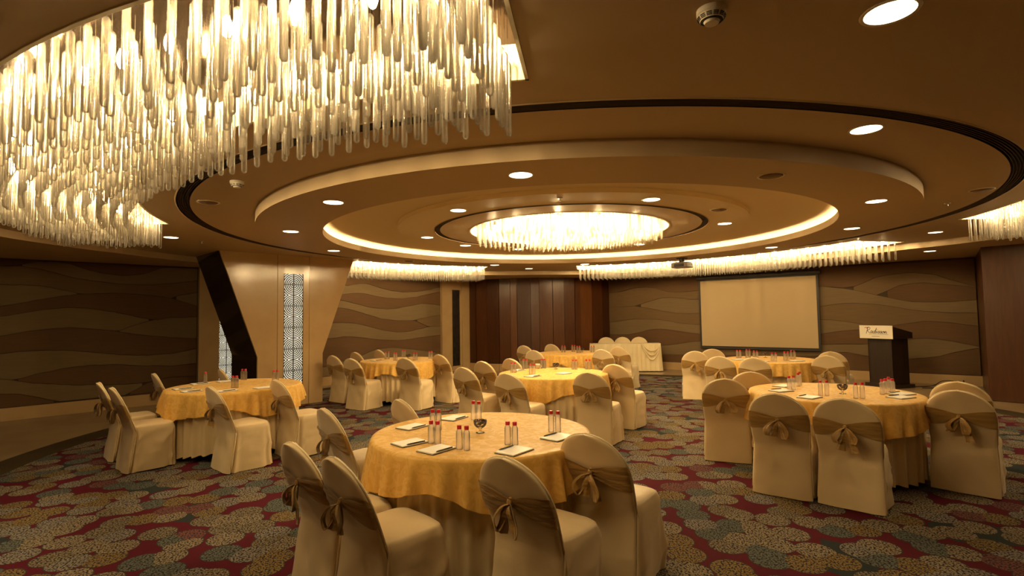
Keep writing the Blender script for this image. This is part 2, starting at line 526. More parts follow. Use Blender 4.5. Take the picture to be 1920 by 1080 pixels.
SCR = [
    [0.35,0.36,0.37,0.37,0.38,0.39,0.39,0.4,0.4,0.41,0.41,0.42,0.43,0.43,0.43,0.44,0.44,0.44,0.45,0.45,0.46,0.46,0.47,0.47,0.48,0.49,0.5,0.54,0.6,0.61,0.57,0.53,0.49,0.47,0.48,0.51,0.54,0.58,0.66,0.72,0.77],
    [0.58,0.59,0.6,0.61,0.62,0.63,0.64,0.65,0.66,0.68,0.71,0.75,0.79,0.8,0.8,0.81,0.81,0.81,0.82,0.82,0.81,0.81,0.8,0.8,0.79,0.79,0.78,0.78,0.79,0.8,0.8,0.81,0.84,0.88,0.91,0.94,0.96,0.94,0.9,0.85,0.8],
    [0.96,0.95,0.95,0.96,1.0,1.04,1.1,1.13,1.13,1.11,1.08,1.05,1.02,1.0,0.99,0.99,0.98,0.97,0.96,0.96,0.97,0.97,0.98,0.99,1.0,1.01,1.02,1.04,1.08,1.11,1.13,1.16,1.19,1.22,1.26,1.29,1.33,1.31,1.29,1.25,1.22],
    [1.33,1.35,1.37,1.4,1.43,1.42,1.42,1.41,1.39,1.36,1.31,1.29,1.27,1.25,1.26,1.27,1.28,1.29,1.3,1.31,1.32,1.33,1.34,1.35,1.36,1.37,1.37,1.37,1.36,1.33,1.29,1.24,1.22,1.22,1.26,1.29,1.33,1.31,1.29,1.25,1.22],
    [1.79,1.79,1.79,1.8,1.81,1.77,1.74,1.7,1.65,1.62,1.58,1.57,1.56,1.57,1.58,1.6,1.61,1.62,1.64,1.65,1.66,1.66,1.67,1.67,1.68,1.68,1.68,1.69,1.73,1.75,1.75,1.73,1.71,1.67,1.62,1.57,1.54,1.52,1.5,1.5,1.49],
    [1.79,1.79,1.79,1.8,1.81,1.86,1.92,1.97,2.02,2.03,2.02,1.99,1.95,1.94,1.94,1.94,1.94,1.93,1.93,1.93,1.96,1.99,2.02,2.05,2.08,2.11,2.14,2.17,2.13,2.1,2.05,1.99,1.92,1.86,1.8,1.75,1.74,1.73,1.73,1.75,1.76],
    [1.79,1.79,1.79,1.8,1.81,1.86,1.92,1.97,2.02,2.03,2.02,1.99,1.95,1.94,1.94,1.94,1.94,1.93,1.93,1.93,1.96,1.99,2.02,2.05,2.08,2.11,2.14,2.17,2.13,2.1,2.05,1.99,1.92,2.01,2.12,2.15,2.16,2.12,2.09,2.06,2.02],
    [2.23,2.24,2.25,2.3,2.34,2.35,2.35,2.32,2.25,2.19,2.17,2.17,2.18,2.19,2.19,2.19,2.2,2.2,2.2,2.21,2.2,2.2,2.19,2.19,2.18,2.18,2.17,2.17,2.14,2.11,2.13,2.22,2.32,2.36,2.38,2.39,2.36,2.32,2.21,2.12,2.04]
]
L_, M_, D_ = 'w_light', 'w_mid', 'w_dark'


def wave_wall(parent, curves, org, d, nrm, s0, s1, zb, zt, tones):
    n = len(curves[0])
    S = [s0 + (s1 - s0) * i / (n - 1) for i in range(n)]
    rows = [[zb] * n] + [list(c) for c in curves] + [[zt] * n]
    for k in range(1, len(rows)):
        rows[k] = [max(zb, min(zt, max(rows[k][i], rows[k - 1][i]))) for i in range(n)]
    g = 0.0045
    for k in range(len(rows) - 1):
        lo, hi = rows[k], rows[k + 1]
        i = 0
        while i < n:
            if hi[i] - lo[i] < 0.016:
                i += 1
                continue
            j = i
            while j + 1 < n and hi[j + 1] - lo[j + 1] >= 0.016:
                j += 1
            if j > i:
                dep = 0.022 if (k % 2) else 0.034
                fr, bk = [], []
                for m in range(i, j + 1):
                    base = org + d * S[m]
                    for z in (lo[m] + g, hi[m] - g):
                        fr.append(base + nrm * dep + Vector((0, 0, z)))
                        bk.append(base + Vector((0, 0, z)))
                q = len(fr)
                F = []
                for m in range(j - i):
                    a = 2 * m
                    F += [(a, a + 2, a + 3, a + 1), (a, q + a, q + a + 2, a + 2), (a + 1, a + 3, q + a + 3, q + a + 1)]
                F += [(0, 1, q + 1, q), (q - 2, 2 * q - 2, 2 * q - 1, q - 1)]
                mb = MB()
                mb.add(fr + bk, F)
                mb.build('wave_panel', tones[k], parent)
            i = j + 1


def wall_slab(name, a, c, z0, z1, th, out, mat, parent=None, label=None):
    """upright slab from a to c (floor points), thickness th on the side of the vector out"""
    b = MB()
    a, c = Vector(a), Vector(c)
    b.prism([a + Vector((0, 0, z0)), c + Vector((0, 0, z0)), c + Vector((0, 0, z1)), a + Vector((0, 0, z1))], out * th)
    o = b.build(name, mat, parent)
    if parent is None:
        tag(o, label, kind='structure')
    return o


wl = tag(empty('wall_left'), 'long wall of flowing wave-shaped fabric panels behind the left tables', kind='structure')
wall_slab('backing', P(-3.0, WALL_N), P(10.6, WALL_N), 0, ZC, 0.2, NL, 'joint', wl)
LT = [D_, D_, L_, D_, L_, D_, L_, L_, D_, L_, L_, M_, L_, D_]
oL = P(0, WALL_N)
wave_wall(wl, LEFT, oL, UL, -NL, 0.41, 3.29, 0.205, 2.64, LT)
wave_wall(wl, [c[::-1] for c in LEFT], oL, UL, -NL, -2.6, 0.402, 0.205, 2.64, LT)
wave_wall(wl, MID, oL, UL, -NL, 4.42, 9.48, 0.205, 2.64, [L_, D_, L_, D_, M_, L_, D_, L_, D_])
for nm, ua, ub in (('baseboard_left', -3.0, 3.30), ('baseboard_middle', 4.39, 9.49)):
    wall_slab(nm, P(ua, WALL_N), P(ub, WALL_N), -0.008, 0.2, 0.05, -NL, 'marble', None, 'pale stone baseboard under the wave panels, %s stretch' % nm.split('_')[1])

SWL, SWR = SW0 + SWD * (-1.72), SW0 + SWD * 6.86
ws = tag(empty('wall_screen'), 'wave panelled wall behind the projection screen and podium', kind='structure')
wall_slab('backing', SWL, SWR, 0, ZC, 0.2, -SWN, 'joint', ws)
wave_wall(ws, SCR, SW0, SWD, SWN, -1.70, 6.83, 0.205, 2.62, [D_, L_, D_, L_, M_, L_, D_, M_, D_])
wall_slab('baseboard_screen', SWL, SWR, -0.008, 0.2, 0.05, SWN, 'marble', None, 'pale stone baseboard under the wall with the projection screen')

# ------------------------------------------------------------------ bowed wood wall in the far corner
ww = tag(empty('wall_corner'), 'bowed wall of upright dark brown wood veneer planks in the far corner', kind='structure')
pa, pb, pc = Vector((-1.32, 15.97, 0)), Vector((0.75, 15.22, 0)), Vector((2.97, 16.38, 0))
ax, ay, bx, by, cx_, cy_ = pa.x, pa.y, pb.x, pb.y, pc.x, pc.y
dd = 2 * (ax * (by - cy_) + bx * (cy_ - ay) + cx_ * (ay - by))
ux = ((ax * ax + ay * ay) * (by - cy_) + (bx * bx + by * by) * (cy_ - ay) + (cx_ * cx_ + cy_ * cy_) * (ay - by)) / dd
uy = ((ax * ax + ay * ay) * (cx_ - bx) + (bx * bx + by * by) * (ax - cx_) + (cx_ * cx_ + cy_ * cy_) * (bx - ax)) / dd
RW = hypot(ax - ux, ay - uy)
t_a, t_c = atan2(ay - uy, ax - ux), atan2(cy_ - uy, cx_ - ux)
edges = [0.0, 0.07, 0.15, 0.23, 0.30, 0.34, 0.42, 0.47, 0.55, 0.62, 0.69, 0.73, 0.82, 0.91, 1.0]
tone = [0, 1, 0, 1, 3, 0, 1, 2, 2, 1, 1, 3, 1, 0, 0]
for k in range(len(edges) - 1):
    q = []
    for e in (edges[k], edges[k + 1]):
        t = t_a + (t_c - t_a) * e
        q.append((Vector((ux + RW * cos(t), uy + RW * sin(t), 0)), Vector((cos(t), sin(t), 0))))
    for (z0, z1, dep, mt, nm) in ((0.2, ZS, 0.03 if k % 2 else 0.045, 'wood%d' % tone[k], 'plank'), (-0.008, 0.2, 0.06, 'marble', 'baseboard')):
        mb = MB()
        (p0, n0), (p1, n1) = q
        g = (p1 - p0).normalized() * (0.004 if nm == 'plank' else 0)
        mb.prism([p0 + g + Vector((0, 0, z0)), p1 - g + Vector((0, 0, z0)), p1 - g + Vector((0, 0, z1)), p0 + g + Vector((0, 0, z1))], (n0 + n1).normalized() * dep)
        mb.build(nm, mt, ww)
mb = MB()
mb.grid([[(ux + (RW - 0.01) * cos(t_a + (t_c - t_a) * i / 20), uy + (RW - 0.01) * sin(t_a + (t_c - t_a) * i / 20), z) for i in range(21)] for z in (0, ZC)])
mb.build('backing', 'joint', ww)

# ------------------------------------------------------------------ wood wall on the right and walls out of view
wr = tag(empty('wall_right'), 'dark brown wood clad projection at the right edge', kind='structure')
R0, RD_ = Vector((8.2, 9.25, 0)), Vector((0.64, -0.768, 0))
RN = Vector((-0.768, -0.64, 0))
for k in range(3):
    wall_slab('wood_panel', R0 + RD_ * (1.25 * k + 0.004), R0 + RD_ * (1.25 * k + 1.246), 0, ZC, 0.04, -RN, 'wood%d' % (1 if k % 2 == 0 else 0), wr)
wall_slab('return_panel', R0 - RN * 0.04, SWR - SWD * 0.01, 0, ZC, 0.04, Vector((0.77, -0.64, 0)), 'wood0', wr)
wall_slab('backing', R0 - RN * 0.05, R0 + RD_ * 3.8 - RN * 0.05, 0, ZC, 0.2, -RN, 'joint', wr)
wall_slab('wall_near', P(14.5, -2.9), P(-2.4, -2.9), 0, ZC, 0.15, -NL, 'w_mid', None, 'plain brown fabric wall to the right of the viewer')
wall_slab('wall_rear', P(-2.4, -2.9), P(-2.4, WALL_N), 0, ZC, 0.15, -UL, 'w_mid', None, 'plain brown fabric wall behind the viewer')

# ------------------------------------------------------------------ ceiling
ce = tag(empty('ceiling'), 'stepped round ceiling painted warm beige', kind='structure')
FAS = [(-180, 7.1), (-172, 7.2), (-150, 7.4), (-90, 7.6), (-30, 7.4), (0, 7.0), (8, 6.65), (17, 6.45), (49, 6.5), (82, 6.6), (92, 6.4), (101, 6.4), (130, 6.7), (162, 6.98), (173, 7.0), (180, 7.1)]


def fascia_r(t):
    t = (t + 180) % 360 - 180
    for (a, ra), (b_, rb) in zip(FAS, FAS[1:]):
        if a <= t <= b_:
            f = (t - a) / (b_ - a)
            f = f * f * (3 - 2 * f)
            return ra + (rb - ra) * f
    return 7.0


R_CH0, R_CH1 = 5.09, 6.14
SECT = {'near': (194.1, 261.9), 'far': (105.6, 141.0), 'screen': (14.1, 81.9), 'right': (318.0, 351.9)}
ts = sorted(set([float(t) for t in range(0, 360, 2)] + [t for s in SECT.values() for t in s]))
mb = MB()
for i, t in enumerate(ts):
    t2 = ts[i + 1] if i + 1 < len(ts) else 360.0
    mid = (t + t2) / 2
    ins = any(a < mid < c for a, c in SECT.values())
    rr, rr2 = [4.785, R_CH0, R_CH1, fascia_r(t)], [4.785, R_CH0, R_CH1, fascia_r(t2)]
    for k in range(3):
        if ins and k == 1:
            continue
        mb.add([polar(rr[k], t, ZC), polar(rr[k + 1], t, ZC), polar(rr2[k + 1], t2, ZC), polar(rr2[k], t2, ZC)], [(0, 1, 2, 3)])
mb.build('outer_plane', 'ceil', ce)
mb = MB()
mb.grid([[polar(fascia_r(t) + dr, t, z) for t in range(0, 360, 2)] for dr, z in ((0, ZC), (0, ZS), (9, ZS))], close=True)
mb.build('wall_soffit', 'ceil', ce)
mb = MB()
ring_mesh(mb, [(4.668, ZC), (4.325, ZC), (4.25, ZC + 0.012), (4.17, ZC + 0.022), (4.064, ZC + 0.025), (4.064, ZD), (3.334, ZD), (3.334, ZD + 0.085), (3.375, ZD + 0.085), (3.375, ZD + 0.03), (3.52, ZD + 0.03)])
mb.build('dropped_ring', 'ceil', ce, angle=35)
mb = MB()
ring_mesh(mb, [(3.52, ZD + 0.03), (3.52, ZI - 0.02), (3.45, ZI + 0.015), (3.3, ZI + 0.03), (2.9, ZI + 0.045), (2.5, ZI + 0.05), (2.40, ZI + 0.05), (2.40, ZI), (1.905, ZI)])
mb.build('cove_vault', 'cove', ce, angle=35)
mb = MB()
ring_mesh(mb, [(1.828, ZI), (1.421, ZI)])
mb.build('inner_disc', 'ceil', ce)
mb = MB()   # slab above everything
mb.prism([P(-3.2, -4, 3.2), P(17, -4, 3.2), P(17, 13, 3.2), P(-3.2, 13, 3.2)], (0, 0, 0.05))
mb.build('slab_above', 'joint', ce)

for nm, ra, rb, z, lab in (('slot_diffuser', 4.785, 4.668, ZC, 'wide dark circular slot air diffuser around the dropped ceiling'), ('slot_diffuser', 1.905, 1.828, ZI, 'small dark circular slot air diffuser around the centre chandelier')):
    t = thing(nm, lab, 'air diffuser', (CX, CY, z))
    mb = MB()
    ring_mesh(mb, [(ra, 0), (ra, 0.05), (rb, 0.05), (rb, 0)], c=(0, 0))
    mb.build('slot_channel', 'slot', t, angle=35)
    nf = 5
    for k in range(nf):
        r = ra + (rb - ra) * (k + 1) / (nf + 1)
        mb = MB()
        ring_mesh(mb, [(r - 0.002, 0.002), (r + 0.002, 0.002), (r + 0.002, 0.02), (r - 0.002, 0.02), (r - 0.002, 0.002)], c=(0, 0))
        mb.build('slot_fin', 'fin', t)
    mb = MB()
    ring_mesh(mb, [(ra + 0.012, -0.001), (ra, -0.005), (ra, 0.002)], c=(0, 0))
    mb.build('slot_trim', 'ceil', t)
mb = MB()
ring_mesh(mb, [(3.40, ZD + 0.034), (3.40, ZD + 0.052), (3.43, ZD + 0.052), (3.43, ZD + 0.034), (3.40, ZD + 0.034)], 120)
tag(mb.build('cove_light', 'led'), 'glowing warm light strip hidden behind the lip of the round ceiling cove', 'light strip')


# ------------------------------------------------------------------ pilasters and the flared pillar
def fret_mesh(wd, ht, tile, mat, k_rings=10, pitch=None):
    """fretwork of concentric circles in the plane x (width), z (height), thickness on y, bottom at z = 0"""
    mb = MB()
    pitch = pitch or tile / 2 / 6.3
    lw = pitch * 0.46
    nt_ = int(math.ceil(ht / tile))
    y0, y1 = 0.0, -0.012

    def quad(pts):
        mb.add([(p[0], y1, p[1]) for p in pts] + [(p[0], y0, p[1]) for p in pts], [(0, 1, 2, 3), (0, 4, 5, 1), (1, 5, 6, 2), (2, 6, 7, 3), (3, 7, 4, 0)])
    for t in range(nt_):
        ct = ht - (t + 0.5) * tile
        for k in range(1, k_rings + 1):
            r = k * pitch
            n = max(12, int(2 * pi * r / 0.022))
            for i in range(n):
                a, b_ = 2 * pi * i / n, 2 * pi * (i + 1) / n
                m = (a + b_) / 2
                x, z = r * cos(m), ct + r * sin(m)
                if abs(x) > wd / 2 - 0.004 or abs(z - ct) > tile / 2 - 0.002 or z < 0.004:
                    continue
                quad([((r - lw / 2) * cos(a), ct + (r - lw / 2) * sin(a)), ((r + lw / 2) * cos(a), ct + (r + lw / 2) * sin(a)), ((r + lw / 2) * cos(b_), ct + (r + lw / 2) * sin(b_)), ((r - lw / 2) * cos(b_), ct + (r - lw / 2) * sin(b_))])
        if ct > 0:
            quad([(-wd / 2, ct - lw / 3), (wd / 2, ct - lw / 3), (wd / 2, ct + lw / 3), (-wd / 2, ct + lw / 3)])
    quad([(-lw / 2, 0), (lw / 2, 0), (lw / 2, ht), (-lw / 2, ht)])
    for x in (-wd / 2, wd / 2):
        quad([(x - 0.006, 0), (x + 0.006, 0), (x + 0.006, ht), (x - 0.006, ht)])
    return mb.mesh('fretwork', mat)


ROT_L = A0      # local x along UL, local -y towards the room


def fret_panel(label, origin, wd, ht, lit, tile):
    t = thing('fretwork_panel', label, 'decorative panel', origin, ROT_L, 'fretwork panels')
    link('fretwork', fret_mesh(wd, ht, tile, 'fret' if lit else 'fret_grey'), t)
    mb = MB()
    mb.box((0, 0.012, ht / 2), (wd, 0.006, ht))
    mb.build('light_panel' if lit else 'back_panel', 'backlit' if lit else 'unlit', t)
    return t


def pilaster(name, u0, u1, z0, lit, label, plabel):
    uc = (u0 + u1) / 2
    wd, zt = 0.29, 2.35
    t = tag(empty(name, P(uc, WALL_N), ROT_L), label, kind='structure')
    hw = (u1 - u0) / 2
    dep = 0.10
    for (xa, xb, za, zb_, nm) in ((-hw, -wd / 2 - 0.07, 0, ZS, 'marble_panel'), (wd / 2 + 0.07, hw, 0, ZS, 'marble_panel'), (-wd / 2 - 0.066, wd / 2 + 0.066, zt + 0.004, ZS, 'marble_panel'), (-wd / 2 - 0.066, wd / 2 + 0.066, 0, z0 - 0.004, 'marble_panel')):
        mb = MB()
        d2 = dep if abs(xa) > 0.3 or abs(xb) > 0.3 else dep - 0.02
        mb.box(((xa + xb) / 2, -d2 / 2, (za + zb_) / 2), (xb - xa - 0.004, d2, zb_ - za))
        mb.build(nm, 'marble', t)
    for s in (-1, 1):
        mb = MB()
        mb.box((s * (wd / 2 + 0.035), -(dep - 0.02) / 2, (z0 + zt) / 2), (0.066, dep - 0.02, zt - z0))
        mb.build('marble_reveal', 'marble', t)
    fret_panel(plabel, P(uc, WALL_N - 0.045, z0), wd, zt - z0, lit, 0.31)


pilaster('trim_1', 3.31, 4.38, 0.15, True, 'pale marble pilaster on the left wall behind the flared pillar', 'backlit fretwork panel of concentric circles half hidden behind the flared pillar')
pilaster('trim_2', 9.50, 10.57, 0.15, False, 'pale marble pilaster between the wave wall and the dark wood wall', 'unlit dark fretwork panel on the far marble pilaster')

PIL = Vector((-3.64, 10.21, 0))
pil = thing('pillar', 'flared beige marble pillar with black side, widening towards the ceiling', 'pillar', PIL, ROT_L)
TH = 1.24
zk = 0.92


def xl(z):
    return -1.20 - (0 if z < zk else (z - zk) / (ZC - zk) * 0.63)


def xr(z):
    return 0.0 + (0 if z < zk else (z - zk) / (ZC - zk) * 0.646)


sx0, sx1, sz0, sz1 = -0.745, -0.385, 0.36, 2.41
G = 0.004


def face_panel(poly, name='marble_panel', dep=0.04, mat='marble'):
    mb = MB()
    mb.prism([(x, 0, z) for x, z in poly], (0, dep, 0))
    return mb.build(name, mat, pil)


xs0, xs1 = -0.86, -0.27
face_panel([(xl(0), 0), (xs0 - G, 0), (xs0 - G, ZC), (xl(ZC), ZC), (xl(zk), zk)])
face_panel([(xs1 + G, 0), (xr(0), 0), (xr(zk), zk), (xr(ZC), ZC), (xs1 + G, ZC)])
face_panel([(xs0 + G, 0), (sx0, 0), (sx0, ZC), (xs0 + G, ZC)])
face_panel([(sx1, 0), (xs1 - G, 0), (xs1 - G, ZC), (sx1, ZC)])
face_panel([(sx0 + 0.001, 0), (sx1 - 0.001, 0), (sx1 - 0.001, sz0), (sx0 + 0.001, sz0)])
face_panel([(sx0 + 0.001, sz1), (sx1 - 0.001, sz1), (sx1 - 0.001, ZC), (sx0 + 0.001, ZC)])
mb = MB()
mb.prism([(xl(0) + 0.002, 0.041, 0), (xr(0) - 0.002, 0.041, 0), (xr(zk) - 0.002, 0.041, zk), (xr(ZC) - 0.002, 0.041, ZC), (xl(ZC) + 0.002, 0.041, ZC), (xl(zk) + 0.002, 0.041, zk)], (0, TH - 0.06, 0))
mb.build('core', 'joint', pil)
for za, zb_, s in ((0, zk, -1), (zk, ZC, -1), (0, zk, 1), (zk, ZC, 1)):
    fx = xl if s < 0 else xr
    mb = MB()
    mb.prism([(fx(za), 0.05, za), (fx(za), TH, za), (fx(zb_), TH, zb_), (fx(zb_), 0.05, zb_)], (s * 0.012, 0, 0))
    mb.build('black_side_panel' if s < 0 else 'side_panel', 'black_glass' if s < 0 else 'marble', pil)
face_panel([(xl(0), 0), (xr(0), 0), (xr(zk), zk), (xr(ZC), ZC), (xl(ZC), ZC), (xl(zk), zk)], 'back_panel', 0.02).location = (0, TH - 0.018, 0)
fret_panel('backlit fretwork panel of concentric circles set in the front of the flared pillar', PIL + UL * ((sx0 + sx1) / 2) + NL * 0.012 + Vector((0, 0, sz0)), 0.355, sz1 - sz0, True, 0.394)


# ================================================================== OBJECTS
# ------------------------------------------------------------------ chandeliers
def rod_profile(length, r=0.0155, wire=0.12):
    return [(0.0, 0.0), (r * 0.62, r * 0.18), (r, r * 0.9), (r, length - r), (r * 0.6, length - r * 0.25), (0.0012, length), (0.0012, length + wire)]


def rod_mesh(name, length, r=0.0155, n=10, mat='rod'):
    mb = MB()
    mb.lathe(rod_profile(length, r), n, cap=False)
    me = mb.mesh(name, mat)
    me.polygons.foreach_set('use_smooth', [True] * len(me.polygons))
    return me


ROD_L = 0.37
ROD = rod_mesh('glass_rod', ROD_L)
BULB = MB()
BULB.lathe([(0.0, -0.055), (0.012, -0.045), (0.02, -0.02), (0.018, 0.01), (0.009, 0.035), (0.009, 0.04)], 10, cap=False)
BULB_ME = BULB.mesh('bulb', 'bulb')
BULB_C_ME = BULB.mesh('bulb', 'bulb_c')
CAPM = MB()
CAPM.lathe([(0.011, 0.035), (0.013, 0.04), (0.013, 0.085), (0.005, 0.09), (0.005, 0.165), (0.0, 0.165)], 10)
SOCK_ME = CAPM.mesh('bulb_socket', 'steel')
HANG = MB()
HANG.lathe([(0.0015, 0.0), (0.0015, 0.06)], 4)


def chandelier(label, key, single, rows=11, pitch=0.118):
    a0, a1 = SECT[key]
    t = thing('chandelier', label, 'chandelier', (CX, CY, ZC))
    zt = 0.19
    n = int((a1 - a0) / 2) + 1
    for nm, r0, r1 in (('frame_inner', R_CH0, R_CH0 + 0.018), ('frame_outer', R_CH1 - 0.018, R_CH1)):
        mb = MB()
        ring_mesh(mb, [(r0, -0.006), (r1, -0.006), (r1, zt), (r0, zt), (r0, -0.006)], n, a0, a1, c=(0, 0))
        mb.build(nm, 'white_paint', t, angle=35)
    for a, s in ((a0, 1), (a1, -1)):
        d = Vector((cos(radians(a)), sin(radians(a)), 0))
        q = Vector((-d.y, d.x, 0)) * s * 0.018
        mb = MB()
        mb.prism([d * R_CH0 + Vector((0, 0, -0.006)), d * R_CH1 + Vector((0, 0, -0.006)), d * R_CH1 + Vector((0, 0, zt)), d * R_CH0 + Vector((0, 0, zt))], q)
        mb.build('frame_end', 'white_paint', t)
    mb = MB()
    ring_mesh(mb, [(R_CH0 + 0.018, zt - 0.012), (R_CH1 - 0.018, zt - 0.012), (R_CH1 - 0.018, zt), (R_CH0 + 0.018, zt)], n, a0 + 0.15, a1 - 0.15, c=(0, 0))
    mb.build('mirror_plate', 'mirror', t, angle=35)
    rnd = random.Random(sum(map(ord, key)))
    spots = []
    for k in range(rows):
        r = R_CH0 + 0.075 + k * (R_CH1 - R_CH0 - 0.15) / (rows - 1)
        m = max(2, int(radians(a1 - a0) * 5.6 / pitch))
        for i in range(m):
            a = a0 + 0.45 + (a1 - a0 - 0.9) * (i + 0.5) / m
            spots.append((r * cos(radians(a)), r * sin(radians(a)), rnd.uniform(-0.302, -0.318) + (0.012 * sin(a * 0.9 + k) if single else 0)))
    bl = []
    for r in (R_CH0 + 0.27, R_CH1 - 0.27):
        m = max(2, int(radians(a1 - a0) * r / 0.33))
        for i in range(m):
            a = a0 + (a1 - a0) * (i + 0.5) / m
            bl.append((r * cos(radians(a)), r * sin(radians(a))))
    spots = [s for s in spots if min(hypot(s[0] - x, s[1] - y) for x, y in bl) > 0.042]
    if single:   # the rods that show largest are parts of their own
        spots.sort(key=lambda s: hypot(s[0] + CX, s[1] + CY) if s[1] + CY > 1.9 else 99)
    stuff = MB()
    for k, (x, y, z) in enumerate(spots):
        if k < single:
            link('glass_rod', ROD, t, (x, y, z))
        else:
            stuff.lathe(rod_profile(ROD_L), 6 if single == 0 else 8, (x, y, z), cap=False)
    if stuff.v:
        me = stuff.mesh('glass_rods', 'rod')
        me.polygons.foreach_set('use_smooth', [True] * len(me.polygons))
        tag(link('glass_rods', me, t), kind='stuff')
    for x, y in bl:
        o = link('bulb', BULB_ME, t, (x, y, zt - 0.172))
        link('bulb_socket', SOCK_ME, o)
    return t


chandelier('long curved glass rod chandelier overhead at top left, largest of all', 'near', 300)
chandelier('short curved glass rod chandelier between the flared pillar and dark wood wall', 'far', 0, 7, 0.105)
chandelier('long curved glass rod chandelier above the projection screen', 'screen', 0, 7, 0.105)
chandelier('curved glass rod chandelier at the right edge before the wood wall', 'right', 0, 7, 0.105)

ctr = thing('chandelier', 'round glass rod chandelier glowing in the middle of the ceiling', 'chandelier', (CX, CY, ZI))
mb = MB()
ring_mesh(mb, [(1.421, -0.004), (1.40, -0.004), (1.40, 0.16), (1.421, 0.16), (1.421, -0.004)], 96, c=(0, 0))
mb.build('frame', 'white_paint', ctr, angle=35)
mb = MB()
mb.lathe([(1.40, 0.15), (1.40, 0.16)], 96)
mb.build('ceiling_plate', 'white_paint', ctr)
ROD_C = rod_mesh('glass_rod', 0.32, 0.017, 8, 'rod_c')
bl = []
for r, m in ((0.30, 4), (0.72, 8), (1.12, 13)):
    for i in range(m):
        bl.append((r * cos(2 * pi * i / m + r), r * sin(2 * pi * i / m + r)))
rnd = random.Random(3)
for i in range(-11, 12):
    for j in range(-11, 12):
        x, y = (i + (0.5 if j % 2 else 0)) * 0.142, j * 0.125
        if hypot(x, y) > 1.345 or min(hypot(x - a, y - b_) for a, b_ in bl) < 0.04:
            continue
        link('glass_rod', ROD_C, ctr, (x, y, rnd.uniform(-0.185, -0.165)))
for x, y in bl:
    o = link('bulb', BULB_C_ME, ctr, (x, y, -0.012))
    link('bulb_socket', SOCK_ME, o)

# ------------------------------------------------------------------ downlights, speakers, detectors
DL_R = 0.088
mb = MB()
mb.lathe([(DL_R, -0.003), (DL_R + 0.012, -0.006), (DL_R + 0.016, -0.001), (DL_R + 0.016, 0.0), (DL_R, 0.0)], 32, cap=False)
TRIM = mb.mesh('trim', 'white_paint', True)
mb = MB()
mb.lathe([(DL_R, -0.003), (DL_R, 0.004)], 32)
LENS = mb.mesh('lens', 'down')
mb = MB()
mb.lathe([(0.085, -0.004), (0.075, -0.009), (0.0, -0.011)], 28)
GRILL = mb.mesh('grille', 'grille', True)


def downlight(r, deg, z, label, grp):
    t = thing('downlight', label, 'downlight', polar(r, deg, z), 0, grp)
    link('trim', TRIM, t)
    link('lens', LENS, t)
    la = bpy.data.lights.new('lamp', 'SPOT')
    la.energy = W_SPOT
    la.color = WARM
    la.spot_size = radians(105)
    la.spot_blend = 0.9
    la.shadow_soft_size = 0.05
    lo_ = bpy.data.objects.new('lamp', la)
    C.objects.link(lo_)
    lo_.parent = t
    lo_.location = (0, 0, -0.012)


def speaker(r, deg, z, label):
    t = thing('ceiling_speaker', label, 'speaker', polar(r, deg, z), 0, 'ceiling speakers')
    link('grille', GRILL, t)
    link('trim', TRIM, t)


g1, g2, g3 = 'downlights on the dropped ring', 'downlights around the centre chandelier', 'downlights on the outer ceiling'
for deg, txt in ((258.5, 'straight above the front table, largest on that ring'), (228.5, 'between the smoke detector and the front of the cove'), (198.5, 'above the flared pillar, left of the glowing cove'), (168.5, 'just above the right shoulder of the flared pillar'),
                 (108.5, 'near the right end of the short chandelier'), (78.5, 'above the left end of the screen chandelier'), (18.5, 'just above the screen chandelier, right of the projector'), (348.5, 'right of the cove, nearer the screen chandelier'), (318.5, 'right of the cove, nearer the viewer')):
    downlight(3.70, deg, ZD, 'round downlight on the dropped ring ' + txt, g1)
for deg, txt in ((228.5, 'at its near left'), (168.5, 'at its far left'), (138.5, 'at its left, below the slot ring'), (108.5, 'behind its rods, left of middle'), (48.5, 'behind its rods, right of middle'), (348.5, 'at its right'), (288.5, 'at its near right')):
    downlight(2.14, deg, ZI, 'small round downlight by the centre chandelier, ' + txt, g2)
for r, deg, z, txt in ((5.63, -83.0, ZC, 'big round downlight at the top right corner, nearest the viewer'), (4.49, -70.6, ZC, 'round downlight between the slot ring and dropped ring at right'), (5.66, 4.3, ZC, 'round downlight left of the right edge chandelier'), (7.2, 17.1, ZS, 'round downlight on the soffit above the podium'),
                       (5.66, 93.9, ZC, 'small far downlight before the dark wood wall'), (5.6, 182.1, ZC, 'round downlight beside the far end of the big chandelier')):
    downlight(r, deg, z, txt, g3)
speaker(3.70, -70.5, ZD, 'round brown speaker grille on the dropped ring, right of middle')
speaker(3.70, 138.5, ZD, 'round brown speaker grille above the short chandelier')
speaker(2.16, -40.7, ZI, 'small round brown speaker grille right of the centre chandelier')
speaker(4.51, -147.9, ZC, 'round brown speaker grille inside the slot ring at left')
speaker(4.54, -32.3, ZC, 'round brown speaker grille inside the slot ring at far right')

mb = MB()
mb.lathe([(0.055, 0.0), (0.055, -0.018), (0.050, -0.022)], 32, cap=False)
DET_B = mb.mesh('base', 'white_plastic', angle=35)
mb = MB()
mb.lathe([(0.050, -0.020), (0.050, -0.030), (0.042, -0.044)], 32, cap=False)
DET_C = mb.mesh('chamber', 'white_plastic', angle=35)
mb = MB()
mb.lathe([(0.030, -0.045), (0.026, -0.055), (0.0, -0.057)], 32, cap=False)
DET_T = mb.mesh('cap', 'white_plastic', angle=50)
mb = MB()
mb.lathe([(0.040, -0.040), (0.030, -0.046)], 32, cap=False)
for k in range(12):
    a = 2 * pi * k / 12
    for j in range(3):
        z, r = -0.030 - 0.0045 * j, 0.0495 - 0.003 * j
        mb.box((r * cos(a), r * sin(a), z), (0.006, 0.019, 0.0024), (Vector((cos(a), sin(a), 0)), Vector((-sin(a), cos(a), 0)), Vector((0, 0, 1))))
DET_V = mb.mesh('vents', 'black_plastic')
